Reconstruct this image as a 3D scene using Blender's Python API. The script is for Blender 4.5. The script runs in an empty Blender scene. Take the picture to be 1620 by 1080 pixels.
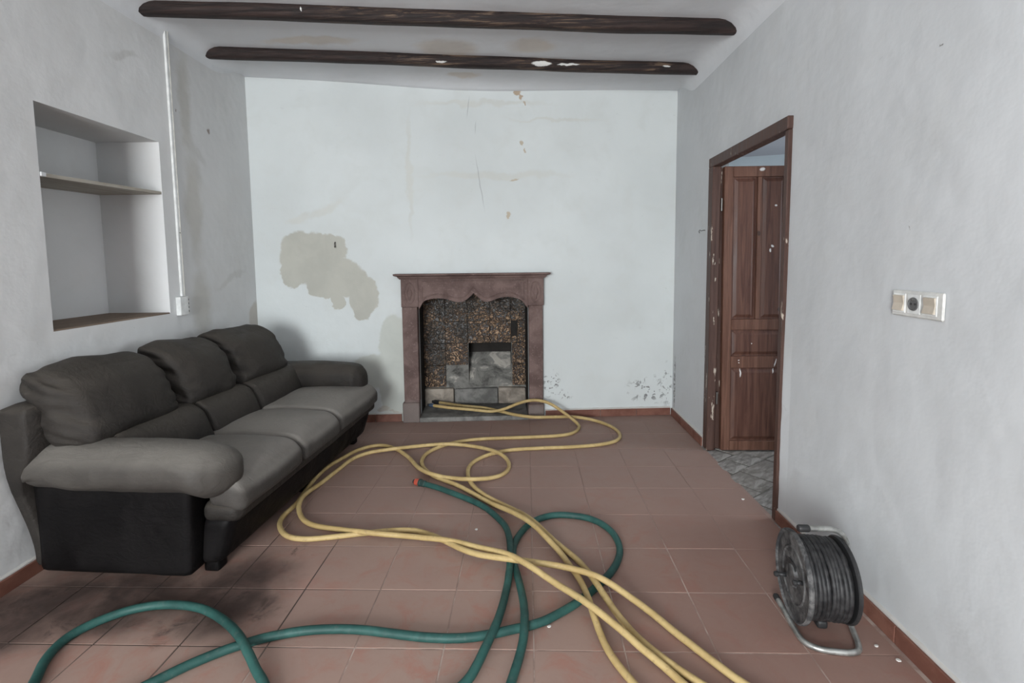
import bpy, bmesh, math, random
from math import sin, cos, pi, radians, sqrt, exp
from mathutils import Vector, Matrix, noise

# ---------------------------------------------------------------- camera, world, light, exposure
scene = bpy.context.scene
col = scene.collection
FOCAL_PX, PITCH, YAW, ROLL, SHIFT_PX = 798.76, 0.0864, -0.0301, -0.0101, -59.1
cam_data = bpy.data.cameras.new('camera')
cam = bpy.data.objects.new('camera', cam_data)
col.objects.link(cam)
scene.camera = cam
_fw = Vector((sin(YAW) * cos(PITCH), cos(YAW) * cos(PITCH), -sin(PITCH)))
_rt = Vector((cos(YAW), -sin(YAW), 0))
_up = _rt.cross(_fw)
_r = cos(ROLL) * _rt + sin(ROLL) * _up
_u = -sin(ROLL) * _rt + cos(ROLL) * _up
M4 = Matrix((_r, _u, -_fw)).transposed().to_4x4()
M4.translation = Vector((0, 0, 1.4163))
cam.matrix_world = M4
cam_data.sensor_width = 36.0
cam_data.sensor_fit = 'HORIZONTAL'
cam_data.lens = FOCAL_PX / 1620 * 36
cam_data.shift_y = SHIFT_PX / 1620
cam_data.clip_start = 0.02

world = bpy.data.worlds.new('overcast_sky')
scene.world = world
world.use_nodes = True
bg = world.node_tree.nodes['Background']
bg.inputs['Color'].default_value = (0.80, 0.90, 1.0, 1)
bg.inputs['Strength'].default_value = 2.0

def area_light(name, loc, target, sx, sy, power, color):
    d = bpy.data.lights.new(name, 'AREA')
    d.shape = 'RECTANGLE'; d.size = sx; d.size_y = sy
    d.energy = power; d.color = color
    o = bpy.data.objects.new(name, d); col.objects.link(o)
    o.location = loc
    o.rotation_euler = (Vector(target) - Vector(loc)).to_track_quat('-Z', 'Z').to_euler()
    return o
# daylight through both openings behind the camera; next-room lamp added for ambience
area_light('daylight_rear_window', (-1.25, -4.02, 1.55), (-1.25, 3.0, 1.20), 1.60, 1.70, 400, (0.945, 0.985, 1.0))
area_light('daylight_side_window', (-2.12, -1.70, 1.65), (3.0, -1.70, 1.55), 1.00, 1.20, 22, (0.945, 0.985, 1.0))
area_light('added_next_room_light', (3.94, 3.2, 1.5), (1.4, 3.2, 1.4), 1.2, 1.4, 34, (0.92, 0.96, 1.0))

vs = scene.view_settings
vs.view_transform = 'Standard'
vs.look = 'None'
vs.exposure = 0.0
vs.gamma = 1.0
vs.use_curve_mapping = False
scene.cycles.use_denoising = True
scene.cycles.max_bounces = 8
scene.cycles.use_adaptive_sampling = True
scene.cycles.adaptive_threshold = 0.03
scene.cycles.diffuse_bounces = 4

# ---------------------------------------------------------------- object helpers
def tag(o, label, cat, group=None, kind=None):
    if label: o['label'] = label
    if cat: o['category'] = cat
    if group: o['group'] = group
    if kind: o['kind'] = kind
    return o

def link(name, me, mat=None, parent=None, smooth=False):
    o = bpy.data.objects.new(name, me)
    col.objects.link(o)
    if mat is not None and len(me.materials) == 0:
        me.materials.append(mat)
    if parent is not None:
        o.parent = parent
    if smooth:
        for p in me.polygons: p.use_smooth = True
    return o

def empty(name, loc=(0, 0, 0), rz=0.0):
    o = bpy.data.objects.new(name, None)
    o.empty_display_size = 0.1
    col.objects.link(o)
    o.location = loc
    o.rotation_euler = (0, 0, rz)
    return o

def bm_mesh(bm, name):
    me = bpy.data.meshes.new(name)
    bmesh.ops.recalc_face_normals(bm, faces=bm.faces)
    bm.to_mesh(me); bm.free()
    return me

def pydata(name, verts, faces):
    me = bpy.data.meshes.new(name)
    me.from_pydata([tuple(v) for v in verts], [], faces)
    bm = bmesh.new(); bm.from_mesh(me)
    bmesh.ops.recalc_face_normals(bm, faces=bm.faces)
    bm.to_mesh(me); bm.free()
    me.update()
    return me

def add_box(bm, x0, x1, y0, y1, z0, z1, bev=0.0, seg=1, xf=None):
    vs_ = [bm.verts.new(Vector(p)) for p in ((x0, y0, z0), (x1, y0, z0), (x1, y1, z0), (x0, y1, z0),
                                             (x0, y0, z1), (x1, y0, z1), (x1, y1, z1), (x0, y1, z1))]
    fs = [bm.faces.new([vs_[i] for i in f]) for f in ((3, 2, 1, 0), (4, 5, 6, 7), (0, 1, 5, 4), (1, 2, 6, 5), (2, 3, 7, 6), (3, 0, 4, 7))]
    if bev > 0:
        es = list({e for f in fs for e in f.edges})
        r = bmesh.ops.bevel(bm, geom=es, offset=bev, segments=seg, profile=0.5, affect='EDGES')
        vv = list({v for f in r['faces'] for v in f.verts} | {v for v in vs_ if v.is_valid})
        vs_ = vv
    if xf:
        for v in vs_:
            if v.is_valid: v.co = xf(v.co)
    return vs_

def box_mesh(name, dims, bev=0.0, seg=1, xf=None):
    bm = bmesh.new()
    add_box(bm, *dims, bev=bev, seg=seg, xf=xf)
    return bm_mesh(bm, name)

def prism_mesh(name, poly, z0, z1, to3=None):
    """polygon (a,b) pulled from z0 to z1; to3 maps (a,b,z) to a point"""
    to3 = to3 or (lambda a, b, z: (a, b, z))
    n = len(poly)
    v = [to3(a, b, z0) for a, b in poly] + [to3(a, b, z1) for a, b in poly]
    f = [tuple(range(n - 1, -1, -1)), tuple(range(n, 2 * n))]
    f += [(i, (i + 1) % n, n + (i + 1) % n, n + i) for i in range(n)]
    return pydata(name, v, f)

def tube_mesh(name, path, rad, n=12, closed=False, caps=True):
    """round tube along a path (parallel transport frame); rad a number or a list"""
    P = [Vector(p) for p in path]
    m = len(P)
    T = []
    for i in range(m):
        if closed: t = P[(i + 1) % m] - P[i - 1]
        else: t = P[min(i + 1, m - 1)] - P[max(i - 1, 0)]
        T.append(t.normalized())
    up = Vector((0, 0, 1)) if abs(T[0].z) < 0.9 else Vector((1, 0, 0))
    N = (up - T[0] * up.dot(T[0])).normalized()
    verts, faces = [], []
    for i in range(m):
        N = (N - T[i] * N.dot(T[i])).normalized()
        B = T[i].cross(N)
        r = rad[i] if isinstance(rad, (list, tuple)) else rad
        for k in range(n):
            a = 2 * pi * k / n
            verts.append(P[i] + (N * cos(a) + B * sin(a)) * r)
    for i in range(m if closed else m - 1):
        j = (i + 1) % m
        for k in range(n):
            k2 = (k + 1) % n
            faces.append((i * n + k, i * n + k2, j * n + k2, j * n + k))
    if caps and not closed:
        faces.append(tuple(range(n - 1, -1, -1)))
        faces.append(tuple((m - 1) * n + k for k in range(n)))
    return pydata(name, verts, faces)

def catmull(P, k=8):
    P = [Vector(p) for p in P]
    Q = [2 * P[0] - P[1]] + P + [2 * P[-1] - P[-2]]
    out = []
    for i in range(1, len(Q) - 2):
        a, b, c, d = Q[i - 1], Q[i], Q[i + 1], Q[i + 2]
        for j in range(k):
            t = j / k
            out.append(0.5 * ((2 * b) + (c - a) * t + (2 * a - 5 * b + 4 * c - d) * t * t + (3 * b - a - 3 * c + d) * t ** 3))
    out.append(P[-1])
    return out

def lathe_mesh(name, prof, axis_o, axis_d, n=40):
    """profile of (radius, along) spun round an axis"""
    D = Vector(axis_d).normalized()
    up = Vector((0, 0, 1))
    N = (up - D * up.dot(D)).normalized(); B = D.cross(N)
    O = Vector(axis_o)
    v, f = [], []
    m = len(prof)
    for r, a in prof:
        for k in range(n):
            t = 2 * pi * k / n
            v.append(O + D * a + (N * cos(t) + B * sin(t)) * r)
    for i in range(m - 1):
        for k in range(n):
            k2 = (k + 1) % n
            f.append((i * n + k, i * n + k2, (i + 1) * n + k2, (i + 1) * n + k))
    f.append(tuple(range(n - 1, -1, -1)))
    f.append(tuple((m - 1) * n + k for k in range(n)))
    return pydata(name, v, f)

def clip_poly(poly, planes):
    """keep the side where a*x+b*y<=c"""
    for a, b, c in planes:
        out = []
        n = len(poly)
        for i in range(n):
            p, q = poly[i], poly[(i + 1) % n]
            dp, dq = a * p[0] + b * p[1] - c, a * q[0] + b * q[1] - c
            if dp <= 0: out.append(p)
            if dp * dq < 0:
                t = dp / (dp - dq)
                out.append((p[0] + (q[0] - p[0]) * t, p[1] + (q[1] - p[1]) * t))
        poly = out
        if len(poly) < 3: return []
    return poly

def poly_area(p):
    return 0.5 * abs(sum(p[i][0] * p[(i + 1) % len(p)][1] - p[(i + 1) % len(p)][0] * p[i][1] for i in range(len(p))))

def sstep(a, b, x):
    t = max(0.0, min(1.0, (x - a) / (b - a)))
    return t * t * (3 - 2 * t)

# ---------------------------------------------------------------- material helpers
class NT:
    def __init__(self, name):
        self.m = bpy.data.materials.new(name)
        self.m.use_nodes = True
        self.t = self.m.node_tree
        self.t.nodes.clear()
        self.out = self.t.nodes.new('ShaderNodeOutputMaterial')
        self.b = self.t.nodes.new('ShaderNodeBsdfPrincipled')
        self.t.links.new(self.b.outputs[0], self.out.inputs[0])
    def n(self, typ, **kw):
        nd = self.t.nodes.new(typ)
        for k, v in kw.items(): setattr(nd, k, v)
        return nd
    def l(self, a, b): self.t.links.new(a, b)
    def set(self, sock, v):
        if hasattr(v, 'is_output'): self.l(v, sock)
        else: sock.default_value = v
    def pos(self):
        return self.n('ShaderNodeNewGeometry').outputs['Position']
    def obj(self):
        return self.n('ShaderNodeTexCoord').outputs['Object']
    def mapping(self, vec, scale=(1, 1, 1), loc=(0, 0, 0), rot=(0, 0, 0), typ='POINT'):
        nd = self.n('ShaderNodeMapping', vector_type=typ)
        self.l(vec, nd.inputs['Vector'])
        nd.inputs['Scale'].default_value = scale
        nd.inputs['Location'].default_value = loc
        nd.inputs['Rotation'].default_value = rot
        return nd.outputs[0]
    def noise(self, vec, scale, detail=4, rough=0.55, dist=0.0, out='Fac'):
        nd = self.n('ShaderNodeTexNoise')
        if vec is not None: self.l(vec, nd.inputs['Vector'])
        nd.inputs['Scale'].default_value = scale
        nd.inputs['Detail'].default_value = detail
        nd.inputs['Roughness'].default_value = rough
        nd.inputs['Distortion'].default_value = dist
        return nd.outputs[out]
    def ramp(self, fac, lo, hi, a=0.0, b=1.0):
        nd = self.n('ShaderNodeMapRange', interpolation_type='SMOOTHSTEP')
        self.l(fac, nd.inputs['Value'])
        nd.inputs['From Min'].default_value = lo; nd.inputs['From Max'].default_value = hi
        nd.inputs['To Min'].default_value = a; nd.inputs['To Max'].default_value = b
        return nd.outputs[0]
    def math(self, op, a, b=0.0):
        nd = self.n('ShaderNodeMath', operation=op)
        self.set(nd.inputs[0], a); self.set(nd.inputs[1], b)
        return nd.outputs[0]
    def mix(self, fac, a, b, mode='MIX'):
        nd = self.n('ShaderNodeMix', data_type='RGBA', blend_type=mode)
        self.set(nd.inputs[0], fac)
        for s, v in ((nd.inputs[6], a), (nd.inputs[7], b)):
            if hasattr(v, 'is_output'): self.l(v, s)
            else: s.default_value = (*v, 1) if len(v) == 3 else v
        return nd.outputs[2]
    def distort(self, vec, scale, amt, detail=4):
        c = self.noise(vec, scale, detail, 0.6, out='Color')
        s = self.n('ShaderNodeVectorMath', operation='SUBTRACT'); self.l(c, s.inputs[0]); s.inputs[1].default_value = (0.5,) * 3
        k = self.n('ShaderNodeVectorMath', operation='SCALE'); self.l(s.outputs[0], k.inputs[0]); k.inputs['Scale'].default_value = amt
        a = self.n('ShaderNodeVectorMath', operation='ADD'); self.l(vec, a.inputs[0]); self.l(k.outputs[0], a.inputs[1])
        return a.outputs[0]
    def blobs(self, vec, items, soft=0.12):
        """union of ellipses; item = (centre xyz, radii xyz, rotation xyz)"""
        acc = None
        for it in items:
            c, r = it[0], it[1]
            rot = it[2] if len(it) > 2 else (0, 0, 0)
            v = self.mapping(vec, r, c, rot, 'TEXTURE')
            ln = self.n('ShaderNodeVectorMath', operation='LENGTH'); self.l(v, ln.inputs[0])
            f = self.ramp(ln.outputs['Value'], 1 - soft, 1 + soft, 1.0, 0.0)
            acc = f if acc is None else self.math('MAXIMUM', acc, f)
        return acc
    def bump(self, height, dist, strength=1.0, normal=None):
        nd = self.n('ShaderNodeBump')
        self.l(height, nd.inputs['Height'])
        nd.inputs['Distance'].default_value = dist
        nd.inputs['Strength'].default_value = strength
        if normal is not None: self.l(normal, nd.inputs['Normal'])
        return nd.outputs[0]
    def finish(self, color, rough=0.6, normal=None, spec=0.5, metal=0.0, **kw):
        if hasattr(color, 'is_output'): self.l(color, self.b.inputs['Base Color'])
        else: self.b.inputs['Base Color'].default_value = (*color, 1)
        self.set(self.b.inputs['Roughness'], rough)
        self.set(self.b.inputs['Metallic'], metal)
        self.b.inputs['Specular IOR Level'].default_value = spec
        if normal is not None: self.l(normal, self.b.inputs['Normal'])
        for k, v in kw.items(): self.set(self.b.inputs[k.replace('_', ' ')], v)
        return self.m

BIG = 1000.0
def plaster(name, base=(0.60, 0.63, 0.635), stains=(), specks=(), scratches=(), axis='x'):
    """lumpy whitewashed plaster. stains: (colour, items, soft, strength, relief)"""
    t = NT(name)
    p = t.pos()
    big = t.noise(p, 0.9, 3, 0.5)
    mid = t.noise(p, 4.0, 3, 0.6, 0.4)
    c = t.mix(t.ramp(big, 0.3, 0.7), tuple(v * 0.93 for v in base), tuple(min(1, v * 1.04) for v in base))
    c = t.mix(t.ramp(mid, 0.45, 0.75, 0.0, 0.35), c, (base[0] * 0.90, base[1] * 0.885, base[2] * 0.86))
    # thin grey scuffs and brush marks
    sc = t.noise(t.mapping(p, (1.6, 1.6, 5.0)), 5.0, 4, 0.7, 1.2)
    c = t.mix(t.ramp(sc, 0.66, 0.74, 0.0, 0.40), c, tuple(v * 0.78 for v in base))
    relief = None
    pd = t.distort(p, 5.0, 0.16, 6)
    for colr, items, soft, strength, rel in stains:
        m = t.blobs(pd, items, soft)
        var = mid
        cc = t.mix(t.ramp(var, 0.3, 0.7), tuple(v * 0.92 for v in colr), tuple(v * 1.06 for v in colr))
        c = t.mix(t.math('MULTIPLY', m, strength), c, cc)
        if rel >= .035:
            h = t.math('MULTIPLY', m, -rel)
            relief = h if relief is None else t.math('ADD', relief, h)
    if specks:
        ps = t.distort(p, 14.0, 0.06, 5)
        for colr, items, soft, thr, scale in specks:
            m = t.blobs(ps, items, soft)
            sp = t.ramp(t.noise(p, scale, 3, 0.6, 0.6), thr, thr + 0.05)
            c = t.mix(t.math('MULTIPLY', t.math('MULTIPLY', m, sp), 0.85), c, colr)
    if scratches:
        for colr, items, st in scratches:
            pw = t.distort(p, 9.0, 0.02, 2)
            c = t.mix(t.math('MULTIPLY', t.blobs(pw, items, 0.4), st), c, colr)
    h1 = t.noise(p, 2.2, 3, 0.5)
    h2 = t.noise(p, 13.0, 3, 0.6)
    hh = t.math('ADD', t.math('MULTIPLY', h1, 1.1), t.math('MULTIPLY', h2, 0.12))
    if relief is not None: hh = t.math('ADD', hh, relief)
    nb = t.bump(hh, 0.02, 0.85)
    return t.finish(c, 0.9, nb, 0.2)

# ---------------------------------------------------------------- the room's lines (metres; floor z=0)
def left_x(y):  return -2.270 + (y - 2.0) * (-0.050 / 2.27)
def right_x(y): return 1.350 + (y - 1.6) * (-0.044 / 2.94)
def back_y(x):  return 4.265 + (x + 2.313) * (0.282 / 3.618)
REAR_Y = -4.10
WT = Vector((0.99698, 0.07771, 0))          # along the back wall
WN = Vector((0.07771, -0.99698, 0))         # out of the back wall, into the room
def ceil_flat(x, y):
    return 2.965 + (x + 2.3) * (-0.090 / 3.62) + 0.008 * noise.noise(Vector((x * 0.9, y * 0.9, 3.1)))
def fillet(d, R):                           # the plaster rounds over into the walls
    d = max(d, 0.0)
    return R * (1 - sqrt(max(0.0, 1 - ((R - d) / R) ** 2))) if d < R else 0.0
def ceil_z(x, y):
    z = ceil_flat(x, y)
    d = back_y(x) - y
    cove = 0.055 * exp(-((x + 0.5) / 1.0) ** 2) + 0.008
    if d < 0.22: z -= cove * (1 - max(d, 0) / 0.22) ** 2
    return z - (fillet(x - left_x(y) + .012, 0.13) + fillet(right_x(y) + .012 - x, 0.15)) * sstep(0.0, 0.45, d)

ZX = lambda x, z, rx, rz, a=0.0: ((x, 4.4, z), (rx, BIG, rz), (0, radians(a), 0))
ZY = lambda y, z, ry, rz, a=0.0: ((0, y, z), (BIG, ry, rz), (radians(a), 0, 0))
BARE = (0.405, 0.395, 0.345)
mat_wall_back = plaster('plaster_back', (0.598, 0.630, 0.629),
    stains=[(BARE, [ZX(-1.88, 1.45, .25, .235), ZX(-1.63, 1.30, .25, .17, 20), ZX(-1.42, 1.10, .12, .19, 15), ZX(-1.66, 1.07, .07, .08), ZX(-1.70, 1.52, .15, .15), ZX(-1.75, 1.22, .16, .12), ZX(-2.02, 1.34, .10, .14)], .06, .85, .055),
            ((0.46, 0.475, 0.43), [ZX(-1.17, .66, .13, .30), ZX(-1.36, .46, .20, .15), ZX(-1.18, .28, .14, .30), ZX(-1.02, .9, .06, .25)], .08, .75, .04),
            ((0.36, 0.25, 0.15), [ZX(-.075, 2.845, .030, .022), ZX(-.055, 2.80, .016, .03), ZX(-.03, 2.74, .008, .02)], .2, .8, .03),
            ((0.40, 0.31, 0.20), [ZX(-.15, 1.80, .020, .032), ZX(-.10, 2.12, .030, .014), ZX(-.05, 2.43, .014, .02), ZX(-.03, 2.36, .01, .02)], .25, .7, .02),
            ((0.53, 0.52, 0.47), [ZX(-1.0, 2.17, .02, .45), ZX(-.25, 2.15, .55, .03), ZX(-.35, 2.75, .5, .02), ZX(.25, 2.62, .35, .012), ZX(-1.75, 1.85, .18, .03, -25), ZX(-1.95, 1.78, .10, .025, -20)], .5, .40, .01),
            ((0.42, 0.37, 0.32), [ZX(-1.28, .10, .06, .025), ZX(-1.17, .085, .05, .012)], .3, .7, .02)],
    specks=[((0.16, 0.16, 0.16), [ZX(.21, .30, .07, .12), ZX(.32, .20, .07, .05)], .5, .56, 26.0),
            ((0.14, 0.14, 0.14), [ZX(1.10, .23, .17, .11), ZX(1.27, .28, .04, .18)], .5, .57, 22.0)],
    scratches=[((0.30, 0.31, 0.32), [ZX(-.40, 2.08, .004, .21, -9), ZX(-.49, 2.72, .003, .08, 8), ZX(-.43, 2.55, .003, .05, 5)], .55)])
mat_wall_left = plaster('plaster_left', (0.640, 0.645, 0.645),
    stains=[((0.44, 0.425, 0.385), [ZY(3.50, 1.80, .085, .36), ZY(3.52, 1.12, .10, .24), ZY(3.47, 2.5, .06, .3)], .5, .60, .02),
            ((0.46, 0.425, 0.37), [ZY(4.27, .93, .13, .14)], .15, .7, .03),
            ((0.47, 0.465, 0.45), [ZY(2.95, 2.62, .12, .02, 15), ZY(3.55, 2.2, .14, .03, -30), ZY(3.9, 1.3, .2, .025, 20)], .5, .45, .01)],
    specks=[((0.22, 0.17, 0.15), [ZY(3.72, 2.38, .020, .016), ZY(3.37, 2.43, .012, .012)], .4, .42, 30.0)])
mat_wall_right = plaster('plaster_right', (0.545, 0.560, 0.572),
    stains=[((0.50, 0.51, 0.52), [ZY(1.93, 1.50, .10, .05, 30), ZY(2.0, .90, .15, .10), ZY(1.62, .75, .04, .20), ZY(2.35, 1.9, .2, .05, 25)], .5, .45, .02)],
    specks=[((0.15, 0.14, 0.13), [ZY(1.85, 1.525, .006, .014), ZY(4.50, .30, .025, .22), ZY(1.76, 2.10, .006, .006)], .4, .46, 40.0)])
mat_ceiling = plaster('plaster_ceiling', (0.645, 0.660, 0.680),
    stains=[((0.55, 0.49, 0.42), [((-.55, 3.72, 3), (.20, .15, BIG)), ((-.50, 4.22, 3), (.14, .05, BIG)), ((.05, 3.66, 3), (.16, .12, BIG)), ((-1.5, 3.6, 3), (.3, .06, BIG)), ((.1, 2.95, 3), (.2, .06, BIG)), ((-.45, 2.95, 3), (.18, .06, BIG))], .35, .65, .01)])
mat_wall_plain = plaster('plaster_plain', (0.58, 0.59, 0.60))
mat_next_wall = plaster('plaster_next_room', (0.56, 0.62, 0.65))
mat_next_ceiling = plaster('plaster_next_room_ceiling', (0.50, 0.50, 0.535))

def wall_mesh(name, A, B, z1, thick, holes=(), side=1, niche=None):
    """wall standing on the line A-B with rectangular holes (u0,u1,z0,z1), built of boxes; thickness to the outside"""
    A, B = Vector((*A, 0)), Vector((*B, 0))
    L = (B - A).length; T = (B - A) / L
    N = Vector((-T.y, T.x, 0)) * side
    bm = bmesh.new()
    xf = lambda c: A + T * c.x + N * c.y + Vector((0, 0, c.z))
    u = 0.0
    for (a, b, z0, zz1) in sorted(holes):
        add_box(bm, u, a, 0, thick, -0.05, z1, xf=xf)
        if z0 > 0: add_box(bm, a, b, 0, thick, -0.05, z0, xf=xf)
        add_box(bm, a, b, 0, thick, zz1, z1, xf=xf)
        u = b
    add_box(bm, u, L, 0, thick, -0.05, z1, xf=xf)
    if niche:
        a, b, z0, zz1 = holes[0]
        add_box(bm, a - .05, b + .05, thick, thick + 0.06, z0 - .05, zz1 + .05, xf=xf)
    bmesh.ops.remove_doubles(bm, verts=bm.verts, dist=1e-5)
    return bm_mesh(bm, name)

def ulen(A, B, y):            # distance along a side wall to the place with this y
    return (Vector(B) - Vector(A)).length * (y - A[1]) / (B[1] - A[1])

WO = 0.012                    # wall face lies this far behind the skirting's face
LA, LB = (left_x(REAR_Y) - WO, REAR_Y), (left_x(4.5) - WO, 4.5)
RA, RB = (right_x(REAR_Y) + WO, REAR_Y), (right_x(5.5) + WO, 5.5)
BA, BB = (-2.75, back_y(-2.75) + WO), (1.40, back_y(1.40) + WO)
NI0, NI1, NZ0, NZ1 = 2.355, 3.185, 1.095, 2.18       # niche
nu0, nu1 = ulen(LA, LB, NI0), ulen(LA, LB, NI1)
su0, su1 = ulen(LA, LB, -2.20), ulen(LA, LB, -1.20)
wl = link('wall_left', wall_mesh('wall_left', LA, LB, 3.05, 0.40, [(nu0, nu1, NZ0, NZ1), (su0, su1, 1.05, 2.25)], 1, niche=True), mat_wall_left)
tag(wl, 'whitewashed plaster wall with a shelved niche above the sofa', 'wall', kind='structure')
DY0, DY1, DZ = 2.655, 3.752, 2.125                    # doorway (outer edge of its frame)
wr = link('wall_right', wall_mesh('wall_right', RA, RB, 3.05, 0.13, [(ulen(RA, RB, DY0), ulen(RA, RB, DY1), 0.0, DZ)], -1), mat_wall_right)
tag(wr, 'whitewashed plaster wall with doorway and switch plate', 'wall', kind='structure')
F0 = Vector((-0.476, back_y(-0.476), 0))              # foot of the fireplace, on the back wall
fb = (F0.to_2d() - Vector(BA)).dot(WT.to_2d())
wb = link('wall_back', wall_mesh('wall_back', BA, BB, 3.05, 0.12, [(fb - 0.487, fb + 0.487, 0.0, 1.17)], 1), mat_wall_back)
tag(wb, 'whitewashed plaster wall with bare beige patches behind the fireplace', 'wall', kind='structure')
wq = link('wall_rear', wall_mesh('wall_rear', (-2.6, REAR_Y), (1.8, REAR_Y), 3.05, 0.2, [(0.55, 2.15, 0.70, 2.40)], -1), mat_wall_plain)
tag(wq, 'plain plaster wall behind the camera with a wide window', 'wall', kind='structure')

# ragged lip of plaster that laps over the near edge of the doorway
v, f = [], []
for k in range(91):
    z = .02 + 2.06 * k / 90
    rg = sstep(1.35, .7, z)
    w = .001 + rg * (.003 + .022 * max(0, noise.noise(Vector((z * 3.1, 1.5, 0)))) + .012 * max(0, noise.noise(Vector((z * 14, 7.5, 0)))))
    y0, y1 = DY0 - .012, DY0 + w
    xw = right_x(DY0) + WO
    pr = .0006 + .006 * rg * (1 + .5 * noise.noise(Vector((z * 9, 3, 0))))
    v += [(xw + .001, y0 - .06, z), (xw - .6 * pr, y0 - .01, z), (xw - pr, y1, z), (xw + .004, y1, z)]
for k in range(90):
    for q in range(3):
        f.append((k * 4 + q, k * 4 + q + 1, k * 4 + q + 5, k * 4 + q + 4))
link('plaster_edge', pydata('plaster_edge', v, f), mat_wall_right, wr)
# ceiling
def ceiling_mesh():
    us = [0, .0, .06, .14, .25, .38, .53, .70, .86, 1.0]
    ny = 70
    v, f = [], []
    nxs = None
    for j in range(ny + 1):
        s = j / ny; s = 1 - (1 - s) ** 1.6
        row = []
        y0 = REAR_Y - .05
        ym = y0 + (back_y(-.5) - y0) * s
        l, r = left_x(ym) - .012, right_x(ym) + .012
        xs = [l - .06] + [l + .13 * u * u for u in us[1:]] + [l + .13 + (r - l - .28) * k / 26 for k in range(1, 26)] + [r - .15 * u * u for u in reversed(us[1:])] + [r + .06]
        for x in xs:
            y = y0 + (back_y(x) + WO + .02 - y0) * s
            z = ceil_z(x, y)
            v.append((x, y, z))
        nxs = len(xs)
    for j in range(ny):
        for i in range(nxs - 1):
            a = j * nxs + i
            f.append((a, a + 1, a + nxs + 1, a + nxs))
    return pydata('ceiling', v, f)
ce = link('ceiling', ceiling_mesh(), mat_ceiling, smooth=True)
tag(ce, 'uneven plaster ceiling with brown damp stains between the beams', 'ceiling', kind='structure')

# ---------------------------------------------------------------- floor of square clay tiles
def clay_material(name, grout=False):
    t = NT(name)
    p = t.pos()
    n1 = t.noise(p, 1.3, 3, 0.5)
    n2 = t.noise(p, 7.0, 5, 0.65, 0.6)
    n3 = t.noise(p, 30.0, 4, 0.6)
    dust = (0.330, 0.232, 0.192)
    clay = (0.345, 0.178, 0.138)
    if grout:
        c = t.mix(t.ramp(n2, 0.40, 0.62), (0.27, 0.187, 0.157), (0.42, 0.335, 0.288))
    else:
        rnd = t.n('ShaderNodeObjectInfo').outputs['Random']
        c = t.mix(t.ramp(n2, 0.46, 0.70), dust, clay)
        c = t.mix(t.ramp(n1, 0.35, 0.65, 0.0, 0.6), c, (0.290, 0.190, 0.158))
        c = t.mix(t.math('MULTIPLY', rnd, 0.22), c, (0.370, 0.222, 0.178))
        c = t.mix(t.ramp(n3, 0.55, 0.75, 0.0, 0.25), c, (0.255, 0.160, 0.130))
    # dust swept to the back of the room
    sep = t.n('ShaderNodeSeparateXYZ'); t.l(p, sep.inputs[0])
    fy = t.ramp(t.math('ADD', sep.outputs[1], t.math('MULTIPLY', t.math('SUBTRACT', n1, 0.5), 1.5)), 2.0, 3.1, 0.0, 0.92 if grout else 0.80)
    c = t.mix(fy, c, t.mix(n2, (0.235, 0.153, 0.128), (0.285, 0.195, 0.165)))
    if not grout:   # less dusty, redder clay, with the dimmer light at right painted in
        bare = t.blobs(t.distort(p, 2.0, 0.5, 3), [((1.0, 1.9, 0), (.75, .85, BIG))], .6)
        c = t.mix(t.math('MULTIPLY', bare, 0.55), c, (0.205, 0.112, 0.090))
    # black grime spilled round the near end of the sofa
    pd = t.distort(p, 6.0, 0.20, 5)
    Z = lambda x, y, rx, ry, a=0: ((x, y, 0), (rx, ry, BIG), (0, 0, radians(a)))
    grime = t.blobs(pd, [Z(-1.75, 1.98, .55, .13, 4), Z(-1.30, 1.96, .18, .16), Z(-1.24, 2.22, .07, .05), Z(-1.12, 2.36, .10, .06), Z(-1.12, 1.92, .10, .07), Z(-1.33, 1.80, .14, .06, 20), Z(-2.0, 1.80, .30, .10), Z(-1.62, 1.86, .25, .06)], .40)
    film = t.blobs(t.distort(p, 3.0, 0.30, 4), [Z(-1.85, 1.97, .58, .20, 2), Z(-1.30, 2.02, .22, .26), Z(-2.15, 1.78, .28, .20)], .55)
    c = t.mix(t.math('MULTIPLY', film, t.ramp(t.noise(p, 5.0, 5, 0.65, 0.5), 0.25, 0.62, 0.72, 0.97)), c, (0.044, 0.029, 0.025))
    gm = t.math('MULTIPLY', grime, t.ramp(t.noise(p, 9.0, 5, 0.7, 0.8), 0.50, 0.72))
    c = t.mix(t.math('MULTIPLY', gm, 0.75), c, (0.030, 0.021, 0.018))
    if grout:      # dirt has run along the joints there
        g2 = t.blobs(pd, [Z(-1.45, 2.05, .75, .50)], .3)
        c = t.mix(t.math('MULTIPLY', g2, 0.92), c, (0.032, 0.024, 0.020))
    h = t.math('ADD', t.math('MULTIPLY', n2, 0.35), t.math('MULTIPLY', n3, 0.12))
    return t.finish(c, t.ramp(n2, 0.3, 0.7, 0.62, 0.82), t.bump(h, 0.006, 0.5), 0.30)
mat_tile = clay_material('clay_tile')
mat_grout = clay_material('cement_grout', True)

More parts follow.
